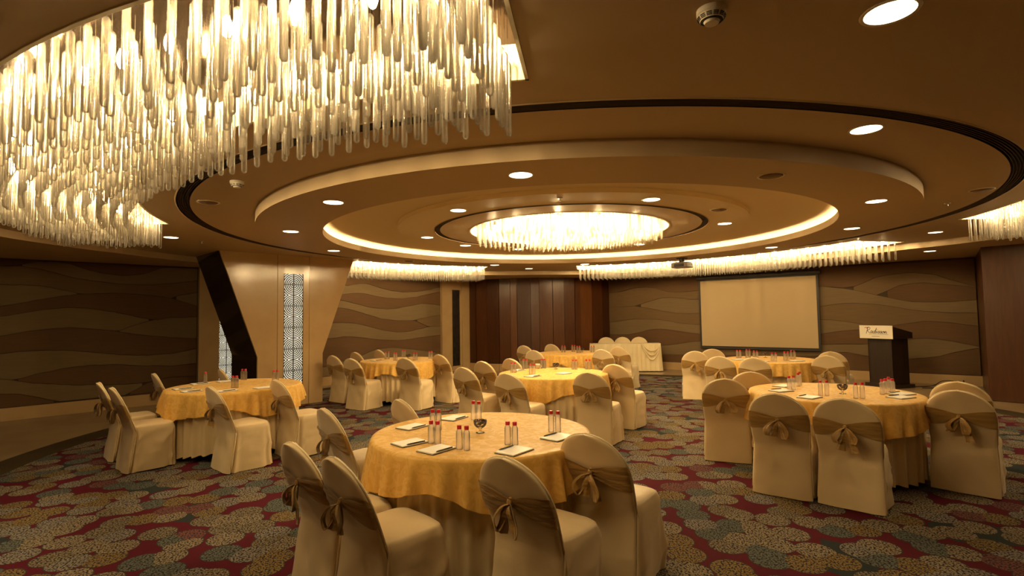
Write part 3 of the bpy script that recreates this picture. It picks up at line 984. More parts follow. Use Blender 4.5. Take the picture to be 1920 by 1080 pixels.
for r, deg, lab in ((5.62, -90.3, 'white smoke detector at the top, left of the big downlight'), (4.46, -134.6, 'white smoke detector just right of the big chandelier')):
    t = thing('smoke_detector', lab, 'smoke detector', polar(r, deg, ZC), 0, 'smoke detectors')
    for me in (DET_B, DET_C, DET_T, DET_V):
        link(me.name.split('.')[0], me, t)
for r, deg, z, lab in ((5.4, 178.0, ZC, 'small chrome sprinkler head on the ceiling near the flared pillar'), (4.4, -24.0, ZC, 'small chrome sprinkler head inside the slot ring at right'), (2.2, 262.0, ZI, 'small chrome sprinkler head before the centre chandelier')):
    mb = MB()
    mb.lathe([(0.03, 0), (0.028, -0.006), (0.008, -0.010), (0.006, -0.03), (0.018, -0.032), (0.018, -0.036), (0.0, -0.036)], 16)
    tag(mb.build('sprinkler', 'steel', None, polar(r, deg, z), angle=40), lab, 'sprinkler', 'sprinkler heads')

# ------------------------------------------------------------------ projector
pj = thing('projector', 'ceiling mounted projector hanging before the screen chandelier', 'projector', polar(3.66, 47.0, ZD), radians(46 - 90))
mb = MB()
mb.box((0, 0, -0.008), (0.16, 0.16, 0.016))
mb.build('ceiling_plate', 'dark_metal', pj)
mb = MB()
mb.lathe([(0.055, -0.012), (0.055, -0.085)], 16)
mb.build('mount_pole', 'dark_metal', pj)
mb = MB()
mb.box((-0.06, 0, -0.082), (0.02, 0.2, 0.012))
mb.box((0.06, 0, -0.082), (0.02, 0.2, 0.012))
mb.build('bracket', 'dark_metal', pj)
body = bevelled('body', (0.34, 0.26, 0.105), 'grey_plastic', 0.018, pj, (0, 0, -0.14))
mb = MB()
mb.box((0.0, -0.128, -0.005), (0.20, 0.012, 0.06))
mb.build('connector_panel', 'black_plastic', body)
mb = MB()
mb.lathe([(0.045, 0), (0.045, 0.04), (0.036, 0.045), (0.03, 0.02), (0, 0.015)], 20)
o = mb.build('lens', 'black_plastic', pj, (0.08, 0.125, -0.14), angle=40)
o.rotation_euler = (radians(-90), 0, 0)
for s in (-1, 1):
    mb = MB()
    mb.box((s * 0.171, 0, -0.14), (0.004, 0.15, 0.05))
    mb.build('side_vent', 'black_plastic', pj)

# ------------------------------------------------------------------ projection screen
SA, SB = SW0 + (Vector((5.21, 14.56, 0)) - SW0).dot(SWD) * SWD, SW0 + (Vector((7.36, 12.81, 0)) - SW0).dot(SWD) * SWD
slen = (SB - SA).length
ps = thing('projection_screen', 'large blank projection screen with black border on the wave wall', 'screen', (SA + SB) / 2 + SWN * 0.11, atan2(SWD.y, SWD.x))
mb = MB()
mb.box((0, 0, (0.64 + 2.46) / 2), (slen + 0.10, 0.006, 2.46 - 0.64))
mb.build('border', 'black_plastic', ps)
mb = MB()
mb.box((0, -0.006, (0.69 + 2.43) / 2), (slen, 0.006, 2.43 - 0.69))
mb.build('canvas', 'screen', ps)
bevelled('roller_case', (slen + 0.22, 0.09, 0.10), 'black_plastic', 0.02, ps, (0, 0.02, 2.51))
mb = MB()
mb.tube([(-slen / 2 - 0.05, 0, 0.63), (slen / 2 + 0.05, 0, 0.63)], 0.016, 8)
mb.build('weight_bar', 'black_plastic', ps)

# ------------------------------------------------------------------ podium with sign
pd = thing('podium', 'black wooden lectern podium standing right of the projection screen', 'podium', (7.82, 11.14, -0.008), radians(197 + 90))
bw, bd = 0.52, 0.44
mb = MB()
mb.prism([(-bw / 2 - 0.06, -bd / 2 - 0.06, 0), (bw / 2 + 0.06, -bd / 2 - 0.06, 0), (bw / 2 + 0.06, bd / 2 + 0.06, 0), (-bw / 2 - 0.06, bd / 2 + 0.06, 0)], (0, 0, 0.07))
mb.build('plinth', 'podium', pd)
mb = MB()
for sx, sy, w_, d_ in ((0, -1, bw, 0), (0, 1, bw, 0), (-1, 0, 0, bd), (1, 0, 0, bd)):
    mb.box((sx * (bw / 2 - 0.011), sy * (bd / 2 - 0.011), 0.545), (w_ or 0.022, d_ or 0.022, 0.95))
mb.build('body', 'podium', pd)
mb = MB()
mb.prism([(-bw / 2 - 0.06, -bd / 2 - 0.08, 1.0), (-bw / 2 - 0.06, bd / 2 + 0.06, 1.0), (-bw / 2 - 0.06, bd / 2 + 0.06, 1.12), (-bw / 2 - 0.06, -bd / 2 - 0.08, 1.26)], (bw + 0.12, 0, 0))
mb.build('slanted_top', 'podium', pd)
sg = thing('podium_sign', 'white sign board with black script lettering on the podium front', 'sign', pd.location + Vector((0, 0, 1.0)), pd.rotation_euler[2])
mb = MB()
yy = -bd / 2 - 0.092
mb.box((0.0, yy, 0.135), (0.72, 0.012, 0.27))
mb.build('board', 'sign', sg)


def stroke(pts, name='lettering', r=0.0052, mat='ink'):
    """one pen stroke of the script lettering, pts in letter units"""
    q = [Vector((-0.215 + 0.187 * x + 0.03 * z, yy - 0.0065, 0.105 + 0.135 * z)) for x, z in pts]
    out = []
    for i in range(len(q) - 1):
        p0, p1, p2, p3 = q[max(i - 1, 0)], q[i], q[i + 1], q[min(i + 2, len(q) - 1)]
        for k in range(4):
            t = k / 4
            out.append(0.5 * ((2 * p1) + (p2 - p0) * t + (2 * p0 - 5 * p1 + 4 * p2 - p3) * t * t + (3 * p1 - p0 - 3 * p2 + p3) * t ** 3))
    out.append(q[-1])
    mb = MB()
    mb.tube(out, r, 5)
    return mb.build(name, mat, sg)


S_ = [(0.16, 0.12), (0.28, 0.40), (0.32, 0.15), (0.22, 0.03), (0.36, 0.10)]
for pts in ([(0.05, -0.05), (0.10, 0.45), (0.16, 0.9)], [(0.0, 0.72), (0.15, 0.96), (0.40, 0.86), (0.34, 0.6), (0.13, 0.48), (0.30, 0.22), (0.50, 0.05)],
            [(0.74, 0.35), (0.62, 0.40), (0.53, 0.2), (0.59, 0.05), (0.70, 0.15), (0.77, 0.38), (0.75, 0.08), (0.85, 0.08)],
            [(1.07, 0.33), (0.95, 0.38), (0.87, 0.18), (0.94, 0.04), (1.05, 0.18), (1.16, 0.88), (1.09, 0.1), (1.19, 0.06)],
            [(1.22, 0.15), (1.29, 0.38), (1.28, 0.08), (1.38, 0.10)], [(1.30, 0.56), (1.32, 0.60)],
            [(1.24 + x, z) for x, z in S_], [(1.48 + x, z) for x, z in S_],
            [(1.99, 0.36), (1.89, 0.25), (1.91, 0.06), (2.02, 0.08), (2.07, 0.28), (1.99, 0.36), (2.13, 0.30)],
            [(2.14, 0.36), (2.17, 0.05), (2.26, 0.36), (2.34, 0.30), (2.34, 0.06), (2.46, 0.12)]):
    stroke(pts)
mb = MB()
mb.tube([(-0.235, yy - 0.008, 0.215), (-0.21, yy - 0.008, 0.232), (-0.18, yy - 0.008, 0.222), (-0.165, yy - 0.008, 0.205)], 0.006, 6)
mb.build('red_flourish', 'red_ink', sg)
mb = MB()
mb.box((0.06, yy - 0.007, 0.088), (0.42, 0.002, 0.004))
mb.build('underline', 'ink', sg)
mb = MB()
mb.box((0.0, yy - 0.007, 0.045), (0.17, 0.002, 0.007))
mb.build('small_line', 'ink', sg)

# cables on the floor by the podium
def cable(pts, label, r=0.008):
    """smooth closed-end cable through floor points"""
    pts = [Vector((x, y, z)) for x, y, z in pts]
    out = []
    for i in range(len(pts) - 1):
        p0, p1, p2, p3 = pts[max(i - 1, 0)], pts[i], pts[i + 1], pts[min(i + 2, len(pts) - 1)]
        for k in range(8):
            t = k / 8
            out.append(0.5 * ((2 * p1) + (p2 - p0) * t + (2 * p0 - 5 * p1 + 4 * p2 - p3) * t * t + (3 * p1 - p0 - 3 * p2 + p3) * t ** 3))
    out.append(pts[-1])
    mb = MB()
    mb.tube(out, r, 6)
    tag(mb.build('cable', 'cable', smooth=True), label, 'cable', 'cables by the podium')


cable([(8.15, 11.05, 0), (8.45, 11.0, 0), (8.75, 11.15, 0.0), (8.85, 11.05, 0.10), (9.0, 10.95, 0.10), (9.08, 10.9, 0.0), (9.2, 11.0, 0.0)], 'black cable arching off the floor beside the podium')
cable([(8.25, 10.82, 0), (8.5, 10.76, 0), (8.9, 10.6, 0.0), (9.0, 10.72, 0.12), (9.08, 10.8, 0.13), (9.14, 10.86, 0.0), (9.2, 10.95, 0.0)], 'black cable looping up near the wood wall')
cable([(8.6, 10.7, 0.0), (8.8, 10.6, 0.0), (9.0, 10.72, 0.0), (9.1, 10.82, 0.0), (8.95, 10.8, 0.0), (8.75, 10.68, 0.0)], 'black cable bunched flat on the stone floor', 0.014)

# ------------------------------------------------------------------ round tables
TR = 0.755


def table_meshes(seed):
    rnd = random.Random(seed)
    ph = [rnd.uniform(0, 6.28) for _ in range(8)]
    n = 320
    # gold overlay
    rows = []
    for r in (0.0, 0.25, 0.5, 0.66, 0.735):
        rows.append([(max(r, 0.001) * cos(2 * pi * i / n), max(r, 0.001) * sin(2 * pi * i / n), 0.765 + 0.0008 * sin(r * 30 + ph[0])) for i in range(n)])
    rows.append([((TR + 0.004) * cos(2 * pi * i / n), (TR + 0.004) * sin(2 * pi * i / n), 0.7615) for i in range(n)])
    rows.append([((TR + 0.010) * cos(2 * pi * i / n), (TR + 0.010) * sin(2 * pi * i / n), 0.750) for i in range(n)])
    for k in range(1, 9):
        f = k / 8
        row = []
        for i in range(n):
            a = 2 * pi * i / n
            fold = (0.5 + 0.5 * sin(30 * a + ph[3] + 2.2 * sin(3 * a + ph[4]))) ** 2 * 0.65 + (0.5 + 0.5 * sin(53 * a + ph[5] + 2 * sin(5 * a))) ** 1.5 * 0.35
            drop = 0.245 + 0.05 * cos(4 * a + ph[1]) + 0.018 * sin(9 * a + ph[2]) - 0.02 * fold
            r = TR + 0.010 + f ** 0.8 * (0.004 + 0.066 * fold)
            row.append((r * cos(a), r * sin(a), 0.750 - f * drop))
        rows.append(row)
    mb = MB()
    mb.grid(rows, close=True)
    over = mb.mesh('overlay_cloth', 'gold', True)
    rows = []
    for k in range(0, 10):
        f = k / 9
        row = []
        for i in range(n):
            a = 2 * pi * i / n
            fold = 0.5 + 0.5 * sin(42 * a + ph[6] + 2.0 * sin(4 * a + ph[7]))
            r = TR - 0.030 + (0.2 + 0.8 * f) * (0.045 * fold ** 1.5 - 0.03)
            row.append((r * cos(a), r * sin(a), 0.745 - f * (0.665 + 0.03 * sin(3 * a + ph[0]) + 0.012 * fold)))
        rows.append(row)
    mb = MB()
    mb.grid(rows, close=True)
    skirt = mb.mesh('table_skirt', 'skirt', True)
    return over, skirt


TOP = MB()
TOP.lathe([(TR - 0.006, 0.725), (TR - 0.006, 0.760)], 64)
TOP_ME = TOP.mesh('tabletop', 'podium')
LEGT = MB()
LEGT.lathe([(0.018, 0), (0.018, 0.725)], 10)
LEG_ME = LEGT.mesh('leg', 'dark_metal')
VAR = [table_meshes(k) for k in range(3)]

TABLES = {
    'front': (-0.23, 3.81), 'right': (3.20, 5.39), 'left': (-3.46, 6.67), 'middle': (0.56, 7.56),
    'pillar': (-2.15, 10.27), 'far': (1.30, 11.50), 'screen': (4.41, 9.19)}
WHERE = {'front': 'front table nearest the viewer', 'right': 'right-hand table', 'left': 'leftmost table by the wave wall', 'middle': 'middle table behind the front one',
         'pillar': 'far table beside the flared pillar', 'far': 'farthest table before the wood wall', 'screen': 'table before the projection screen'}
SHORT = {'front': 'front table', 'right': 'right-hand table', 'left': 'leftmost table', 'middle': 'middle table', 'pillar': 'pillar-side table', 'far': 'farthest round table', 'screen': 'table by the screen'}
for k, (key, (x, y)) in enumerate(TABLES.items()):
    ov, sk = VAR[k % 3]
    t = thing('round_table', 'round banquet table under cloths, ' + WHERE[key], 'table', (x, y, 0), k * 0.9, 'round tables')
    link('tabletop', TOP_ME, t)
    for q in range(4):
        link('leg', LEG_ME, t, (0.42 * cos(q * pi / 2 + 0.4), 0.42 * sin(q * pi / 2 + 0.4), 0))
    tag(link('tablecloth', sk, None, (x, y, 0), k * 0.7), 'cream pleated floor length cloth, ' + WHERE[key], 'tablecloth', 'cream table cloths')
    tag(link('overlay_cloth', ov, None, (x, y, 0), k * 1.3), 'gold damask overlay cloth, ' + WHERE[key], 'tablecloth', 'gold overlay cloths')

# ------------------------------------------------------------------ draped head table
hA, hB = Vector((2.14, 14.82, 0)), Vector((4.03, 14.55, 0))
hd = (hB - hA).normalized()
hn = Vector((-hd.y, hd.x, 0))
hl, hw_ = (hB - hA).length, 0.36
ht_ = thing('head_table', 'long narrow head table against the far wall with three chairs behind', 'table', (hA + hB) / 2 + hn * hw_ / 2, atan2(hd.y, hd.x))
mb = MB()
mb.box((0, 0, 0.735), (hl - 0.03, hw_ - 0.03, 0.03))
mb.build('tabletop', 'podium', ht_)
for sx in (-1, 1):
    for sy in (-1, 1):
        mb = MB()
        mb.box((sx * (hl / 2 - 0.1), sy * (hw_ / 2 - 0.06), 0.36), (0.035, 0.035, 0.72))
        mb.build('leg', 'dark_metal', ht_)
hc = thing('table_drape', 'pale satin drape pleated to the floor around the head table', 'tablecloth', ht_.location, ht_.rotation_euler[2])
per = []
for i in range(120):
    per.append((-hl / 2 + hl * i / 120, -hw_ / 2, 0, -1))
for i in range(32):
    per.append((hl / 2, -hw_ / 2 + hw_ * i / 32, 1, 0))
for i in range(120):
    per.append((hl / 2 - hl * i / 120, hw_ / 2, 0, 1))
for i in range(32):
    per.append((-hl / 2, hw_ / 2 - hw_ * i / 32, -1, 0))
rows = []
for k in range(7):
    f = k / 6
    row = []
    for i, (x, y, nx, ny) in enumerate(per):
        a = (0.006 + 0.03 * f) * (0.5 + 0.5 * sin(i * 0.83 + 0.5 * sin(i * 0.21))) + 0.02 * f
        row.append((x + nx * a, y + ny * a, 0.752 - 0.735 * f))
    rows.append(row)
mb = MB()
mb.grid(rows, close=True)
mb.build('pleated_skirt', 'stage_cloth', hc, smooth=True)
bevelled('top_cloth', (hl + 0.012, hw_ + 0.012, 0.012), 'stage_cloth', 0.005, hc, (0, 0, 0.757))
for q in range(3):   # swag of three folds at the right end
    mb = MB()
    pts = [(hl / 2 - 0.50 + 0.46 * (i / 12), -hw_ / 2 - 0.055, 0.74 - (0.42 - 0.12 * q) * sin(pi * min(1, i / 12) * 0.9)) for i in range(13)]
    mb.tube(pts, 0.018, 8)
    mb.build('swag_fold', 'stage_cloth', hc, smooth=True)

# ------------------------------------------------------------------ covered banquet chairs (local +y is forward)
def sgn_pow(v, p):
    return math.copysign(abs(v) ** p, v)


def super_pt(a, hw, hd, p):
    return hw * sgn_pow(cos(a), 2 / p), hd * sgn_pow(sin(a), 2 / p)


ZTOP, ZARC = 0.885, 0.655


def back_section(z):
    f = max(0.0, (z - 0.42) / (ZTOP - 0.42))
    yc = -0.168 - 0.172 * f ** 1.05 - (0.060 * (1 - z / 0.42) ** 1.1 if z < 0.42 else 0)
    if z < ZARC:
        w_ = 0.440 + 0.030 * min(1.0, max(0.0, (z - 0.42) / 0.2)) + (0.03 * (1 - z / 0.42) if z < 0.42 else 0)
    else:
        q = min(1.0, (z - ZARC) / (ZTOP - ZARC))
        w_ = 0.47 * sqrt(max(0.0, 1 - q ** 2.15))
    return yc, max(w_, 0.02) / 2, 0.031 - 0.006 * f


def chair_meshes(seed):
    rnd = random.Random(seed)
    off = Vector((rnd.uniform(0, 50), rnd.uniform(0, 50), rnd.uniform(0, 50)))
    ph = [rnd.uniform(0, 6.28) for _ in range(6)]
    n = 132
    rows = []
    for z in (0.010, 0.03, 0.055, 0.08, 0.105, 0.13, 0.155, 0.18, 0.205, 0.23, 0.255, 0.28, 0.305, 0.33, 0.355, 0.38, 0.405, 0.425, 0.44, 0.455, 0.468):
        f = 1 - z / 0.468
        row = []
        rd = 0.0 if z < 0.43 else (z - 0.43) / 0.04 * 0.012
        for i in range(n):
            a = 2 * pi * i / n
            x, y = super_pt(a, 0.213 + 0.018 * f - rd, 0.222 + 0.022 * f - rd, 6.5)
            y -= 0.012
            if y < 0:
                y *= (-back_section(z)[0] + 0.006) / (0.234 + 0.022 * f - rd)
            nx, ny = cos(a), sin(a)
            nz = noise.noise(Vector((x * 7, y * 7, z * 3.2)) + off)
            s1_, s2_ = sin(y * 12 - z * 11 + ph[0]), sin(x * 11 - z * 8 + ph[1])
            dg = (1 - abs(s1_)) ** 2.5 * 1.6 * min(1, max(0, abs(nx) * 3 - 1.4)) * 0.6 + (1 - abs(s2_)) ** 2.5 * 1.6 * min(1, max(0, abs(ny) * 3 - 1.6)) * 0.4
            if sin(a) < -0.4:
                nz, dg = nz * 0.1, 0.0
            am = (0.006 + 0.028 * f) * nz + 0.019 * dg * min(1, 3 * (1 - f) * f + 0.25) + 0.010 * f * sin(a * 13 + ph[2])
            row.append((x + nx * am, y + ny * am, z + 0.006 * f * f * sin(a * 3 + ph[3])))
        rows.append(row)
    last = rows[-1]
    for s, z in ((0.93, 0.477), (0.75, 0.483), (0.45, 0.486), (0.0006, 0.487)):
        rows.append([(p[0] * s, (p[1] - 0.03) * s + 0.03, z + 0.003 * noise.noise(Vector((p[0] * s * 9, p[1] * s * 9, 3)) + off)) for p in last])
    mb = MB()
    mb.grid(rows, close=True)
    seat = mb.mesh('seat_cover', 'cover', True)
    # backrest
    n = 64
    zs = [0.008, 0.05, 0.10, 0.15, 0.20, 0.25, 0.30, 0.35, 0.40, 0.44, 0.48, 0.52, 0.56, 0.60, 0.64, 0.68, 0.72, 0.755, 0.785, 0.81, 0.832, 0.85, 0.864, 0.874, 0.881, 0.885]
    rows = []
    for z in zs:
        yc, hw, hd = back_section(z)
        row = []
        for i in range(n):
            a = 2 * pi * i / n
            x, y = super_pt(a, hw, hd, 3.2)
            lowf = max(0.0, 1 - z / 0.5)
            am = 0.007 * noise.noise(Vector((x * 9, y * 5, z * 10)) + off) + (0.003 + 0.007 * lowf) * (1 - 2 * abs(sin(x * 13 + z * 11 + ph[4]))) * (0.4 + 0.6 * noise.noise(Vector((x * 4, 0, z * 4)) + off))
            row.append((x, y + yc + (am if sin(a) > 0 else -am) * 1.0, z))
        rows.append(row)
    yc = back_section(0.885)[0]
    rows.append([(0.0005 * cos(2 * pi * i / n), yc + 0.0005 * sin(2 * pi * i / n), 0.8865) for i in range(n)])
    mb = MB()
    mb.grid(rows, close=True)
    back = mb.mesh('backrest_cover', 'cover', True)
    # piping along the front rim of the arch
    pts = []
    for z in zs[1:]:
        yc, hw, hd = back_section(z)
        pts.append((hw + 0.002, yc + hd * 0.35, z))
    pts = pts + [(0, back_section(0.885)[0] + 0.012, 0.888)] + [(-p[0], p[1], p[2]) for p in reversed(pts)]
    mb = MB()
    mb.tube(pts, 0.0055, 6)
    pipe = mb.mesh('piping', 'piping', True)
    # sash band, pinched at the knot
    n, m = 96, 10
    rows = []
    tw = rnd.uniform(-0.015, 0.015)
    for k in range(m):
        v = k / (m - 1)
        row = []
        for i in range(n):
            a = 2 * pi * i / n
            isb = sin(a) < 0
            xx = super_pt(a, 0.235, 0.03, 3.2)[0]
            p = math.exp(-(abs(xx) / 0.115) ** 1.4) if isb else 0.0
            lo = 0.565 * (1 - p) + 0.640 * p + 0.03 * xx * (tw * 40)
            hi = 0.725 * (1 - p) + 0.682 * p + 0.03 * xx * (tw * 40)
            if not isb:
                lo, hi = 0.585, 0.705
            z = lo + (hi - lo) * v
            yc, hw, hd = back_section(z)
            x, y = super_pt(a, hw + 0.005, hd + 0.006, 3.2)
            pl = 0.0042 * sin(v * 19 + xx * 9 + ph[5]) + 0.002 * sin(v * 37 + ph[2])
            if isb:
                y -= max(0, pl) + 0.010 * p + 0.002
            row.append((x, y + yc, z))
        rows.append(row)
    mb = MB()
    mb.grid(rows, close=True)
    sash = mb.mesh('sash', 'sash', True)
    yb = back_section(0.66)[0] - 0.045
    mb = MB()
    rows = []
    for k in range(9):
        t = pi * k / 8
        rows.append([(0.022 * sin(t) * cos(2 * pi * i / 16) * (1 + 0.2 * sin(5 * 2 * pi * i / 16)), yb + 0.006 + 0.020 * sin(t) * sin(2 * pi * i / 16), 0.660 + 0.026 * cos(t)) for i in range(16)])
    mb.grid(rows, close=True)
    knot = mb.mesh('knot', 'sash', True)

    def ribbon(name, pts, wid, wdir, curl):
        rows_ = []
        N_ = len(pts)
        for k, p in enumerate(pts):
            f = k / (N_ - 1)
            w_ = wid(f)
            wd = Vector(wdir(f)).normalized()
            row_ = []
            for j in range(6):
                s = j / 5 * 2 - 1
                row_.append(Vector(p) + wd * (w_ * s / 2) + Vector((0, -1, 0)) * (curl * (1 - s * s) + 0.005 * sin(s * 6 + f * 5 + ph[1])))
            rows_.append(row_)
        front = rows_
        mb_ = MB()
        mb_.grid(front)
        backr = [[q + Vector((0, 0.003, 0)) for q in r_] for r_ in rows_]
        mb_.grid([r_[::-1] for r_ in backr])
        return mb_.mesh(name, 'sash', True)
    kn = Vector((0, yb - 0.004, 0.657))

    def smooth_path(ctrl, n_=12):
        out = []
        ctrl = [Vector(c) for c in ctrl]
        for i in range(len(ctrl) - 1):
            p0, p1, p2, p3 = ctrl[max(i - 1, 0)], ctrl[i], ctrl[i + 1], ctrl[min(i + 2, len(ctrl) - 1)]
            for k in range(5):
                t = k / 5
                out.append(0.5 * ((2 * p1) + (p2 - p0) * t + (2 * p0 - 5 * p1 + 4 * p2 - p3) * t * t + (3 * p1 - p0 - 3 * p2 + p3) * t ** 3))
        out.append(ctrl[-1])
        return out
    loops, tails = [], []
    for s in (-1, 1):
        ln = rnd.uniform(0.11, 0.15)
        sp = rnd.uniform(0.04, 0.08)
        ctrl = [kn, kn + Vector((s * sp * 0.7, -0.030, -0.02)), kn + Vector((s * (sp + 0.02), -0.045, -ln * 0.6)), kn + Vector((s * sp, -0.040, -ln)), kn + Vector((s * sp * 0.55, -0.014, -ln * 0.65)), kn + Vector((s * 0.006, -0.002, -0.01))]
        loops.append(ribbon('bow_loop', smooth_path(ctrl), lambda f: 0.028 + 0.030 * sin(pi * f), lambda f: (0.75, -0.65, 0.15), 0.002))
        ln = rnd.uniform(0.12, 0.20)
        sp = rnd.uniform(0.015, 0.06)
        ctrl = [kn, kn + Vector((s * sp * 0.4, -0.022, -ln * 0.3)), kn + Vector((s * sp * 0.9, -0.016, -ln * 0.7)), kn + Vector((s * sp * 1.2, -0.022, -ln))]
        tails.append(ribbon('bow_tail', smooth_path(ctrl), lambda f: 0.026 + 0.042 * f, lambda f, s=s: (1.0, -0.35 * s, 0.12 * s), 0.010))
    return seat, back, pipe, sash, knot, loops, tails


def chair_proto(seed):
    seat, back, pipe, sash, knot, loops, tails = chair_meshes(seed)
    t = empty('banquet_chair')
    link('seat_cover', seat, t)
    b_ = link('backrest_cover', back, t)
    link('piping', pipe, b_)
    s_ = link('sash', sash, t)
    link('knot', knot, s_)
    for me in loops:
        link('bow_loop', me, s_)
    for me in tails:
        link('bow_tail', me, s_)
    return t


PROTO = [chair_proto(11 + k) for k in range(5)]
used = [False] * len(PROTO)
chair_i = 0


def chair(B, ang, label, grp, sc=1.0, table=None):
    """B: top of the backrest on plan, ang: facing direction in degrees"""
    global chair_i
    k = chair_i % len(PROTO)
    chair_i += 1
    if used[k]:
        t = copy_tree(PROTO[k])
    else:
        t = PROTO[k]
        used[k] = True
    a = radians(ang)
    loc = Vector((B[0] + 0.315 * cos(a), B[1] + 0.315 * sin(a), 0))
    if table:      # keep the seat from standing deep inside the table skirt
        c = Vector((*table, 0))
        fw, sd = Vector((cos(a), sin(a), 0)), Vector((sin(a), -cos(a), 0))

        def gap(q):
            d = c - q
            near = q + fw * max(-0.25, min(0.24, d.dot(fw))) + sd * max(-0.23, min(0.23, d.dot(sd)))
            return (near - c).length
        toward = -Vector((loc.x, loc.y, 0)).normalized()
        away = (loc - c).normalized()
        best = None
        for dr in (toward, (toward + away).normalized(), away):
            for k in range(0, 45):
                if gap(loc + dr * 0.01 * k) >= 0.70:
                    # sideways shifts show most, shifts along the sight line least
                    side = abs(dr.x * toward.y - dr.y * toward.x) * k + 0.35 * k
                    if best is None or side < best[0]:
                        best = (side, loc + dr * 0.01 * k, k)
                    break
        if best:
            loc = best[1]
    t.location = loc
    t.rotation_euler = (0, 0, a - pi / 2)
    t.scale = (sc, sc, sc)
    tag(t, label, 'chair', grp)


CH = {
    'front': [((-1.29, 3.21), 46, 'with bow turned sideways, left edge of the front table'), ((-0.92, 2.85), 44, 'closest to the viewer, bottom left of the front table'), ((-0.03, 2.75), 48, 'at the front table, bottom middle, back hiding a notepad'),
              ((0.45, 3.25), 50, 'at the right side of the front table'), ((-1.45, 4.15), 42, 'left of the front table, second row from the viewer'), ((-0.95, 4.54), 40, 'showing only its top behind the front table')],
    'right': [((2.22, 5.62), 66, 'at the left end of the right-hand table'), ((2.76, 6.22), 64, 'behind the left end chair of the right-hand table'), ((2.32, 4.74), 53, 'at the right-hand table, second from left'),
              ((2.72, 4.42), 48, 'at the right-hand table, centre of the row'), ((3.79, 4.58), 43, 'at the right end of the right-hand table, nearer one'), ((4.24, 5.11), 43, 'at the right end of the right-hand table, half hidden')],
    'left': [((-4.22, 5.70), 48, 'at the left end of the leftmost table, nearer one'), ((-4.73, 6.14), 46, 'at the left end of the leftmost table, outermost'), ((-3.20, 5.70), 49, 'in front of the leftmost table, whole side showing'),
             ((-2.73, 6.19), 48, 'at the right end of the leftmost table'), ((-4.74, 7.09), 44, 'behind the leftmost table, against the wave wall'), ((-4.11, 7.55), 42, 'behind the leftmost table, before the backlit panel')],
    'middle': [((-0.50, 7.30), 50, 'left of the middle table, nearer of two overlapping'), ((-0.47, 8.22), 48, 'left of the middle table, farther of two overlapping'), ((-0.07, 6.69), 52, 'in front of the middle table, left side'),
               ((0.98, 6.86), 58, 'in front of the middle table with long hanging bow'), ((1.37, 7.39), 50, 'at the right end of the middle table'), ((-0.04, 8.65), 46, 'behind the middle table, top only')],
    'pillar': [((-2.88, 9.52), 58, 'at the left end of the table beside the pillar, nearer'), ((-3.33, 9.99), 54, 'touching the pillar edge at the far left table'), ((-3.20, 10.85), 50, 'mostly hidden behind two others beside the pillar'),
               ((-1.90, 9.42), 60, 'in front of the far left table, middle'), ((-1.38, 10.00), 50, 'at the right end of the far left table'), ((-2.89, 11.50), 48, 'behind the far left table, top only')],
    'far': [((0.25, 12.30), 52, 'at the farthest table, left end, against dark wood'), ((0.62, 10.94), 54, 'at the farthest table, second from left'), ((0.91, 12.70), 50, 'behind the farthest table, top only'),
            ((1.80, 10.80), 54, 'in front of the farthest table at right'), ((2.23, 11.27), 52, 'at the right end of the farthest table, seat showing')],
    'screen': [((3.30, 9.69), 72, 'at the far left of the table before the screen'), ((3.80, 10.18), 70, 'behind the far left chair below the screen corner'), ((3.26, 8.45), 60, 'at the table before the screen, second from left'),
               ((3.66, 8.13), 56, 'at the table before the screen with creased cover, third from left'), ((4.84, 8.47), 48, 'at the right of the table before the screen, nearer'), ((5.41, 9.09), 46, 'at the right of the table before the screen, farther')],
}
for key, lst in CH.items():
    for B, a, txt in lst:
        chair(B, a, 'cream covered chair ' + txt, 'covered chairs around the round tables', 1.0, TABLES[key])
for B, txt in (((2.73, 15.60), 'left'), ((3.19, 15.52), 'middle'), ((3.65, 15.44), 'right')):
    chair(B, 262, 'cream covered chair behind the head table, %s of the three' % txt, 'covered chairs at the head table', 1.02)

# ------------------------------------------------------------------ things on the tables
ZT = 0.766
mb = MB()
mb.lathe([(0.0, 0.001), (0.018, 0.0), (0.0205, 0.004), (0.0205, 0.040), (0.0195, 0.044), (0.0205, 0.048), (0.0205, 0.104), (0.0190, 0.112), (0.0125, 0.121), (0.0110, 0.124), (0.0110, 0.128)], 18, cap=False)
BOT = mb.mesh('body', 'bottle', True)
mb = MB()
mb.lathe([(0.0, 0.003), (0.0185, 0.003), (0.0190, 0.006), (0.0190, 0.100), (0.0, 0.100)], 14, cap=False)
WAT = mb.mesh('water', 'water', True)
mb = MB()
mb.lathe([(0.0138, 0.124), (0.0143, 0.126), (0.0143, 0.143), (0.0132, 0.146), (0.0, 0.146)], 18)
CAP = mb.mesh('cap', 'red_cap', angle=40)


def bottle(x, y, label, grp):
    t = thing('water_bottle', label, 'bottle', (x, y, ZT), 0, grp)
    link('body', BOT, t)
    link('water', WAT, t)
    link('cap', CAP, t)


def pair_set(key, pts, places):
    for i, (x, y) in enumerate(pts):
        bottle(x, y, 'red-capped water bottle %s, %s' % (places[min(i // 2, len(places) - 1)], SHORT[key]), 'water bottles on the ' + SHORT[key])


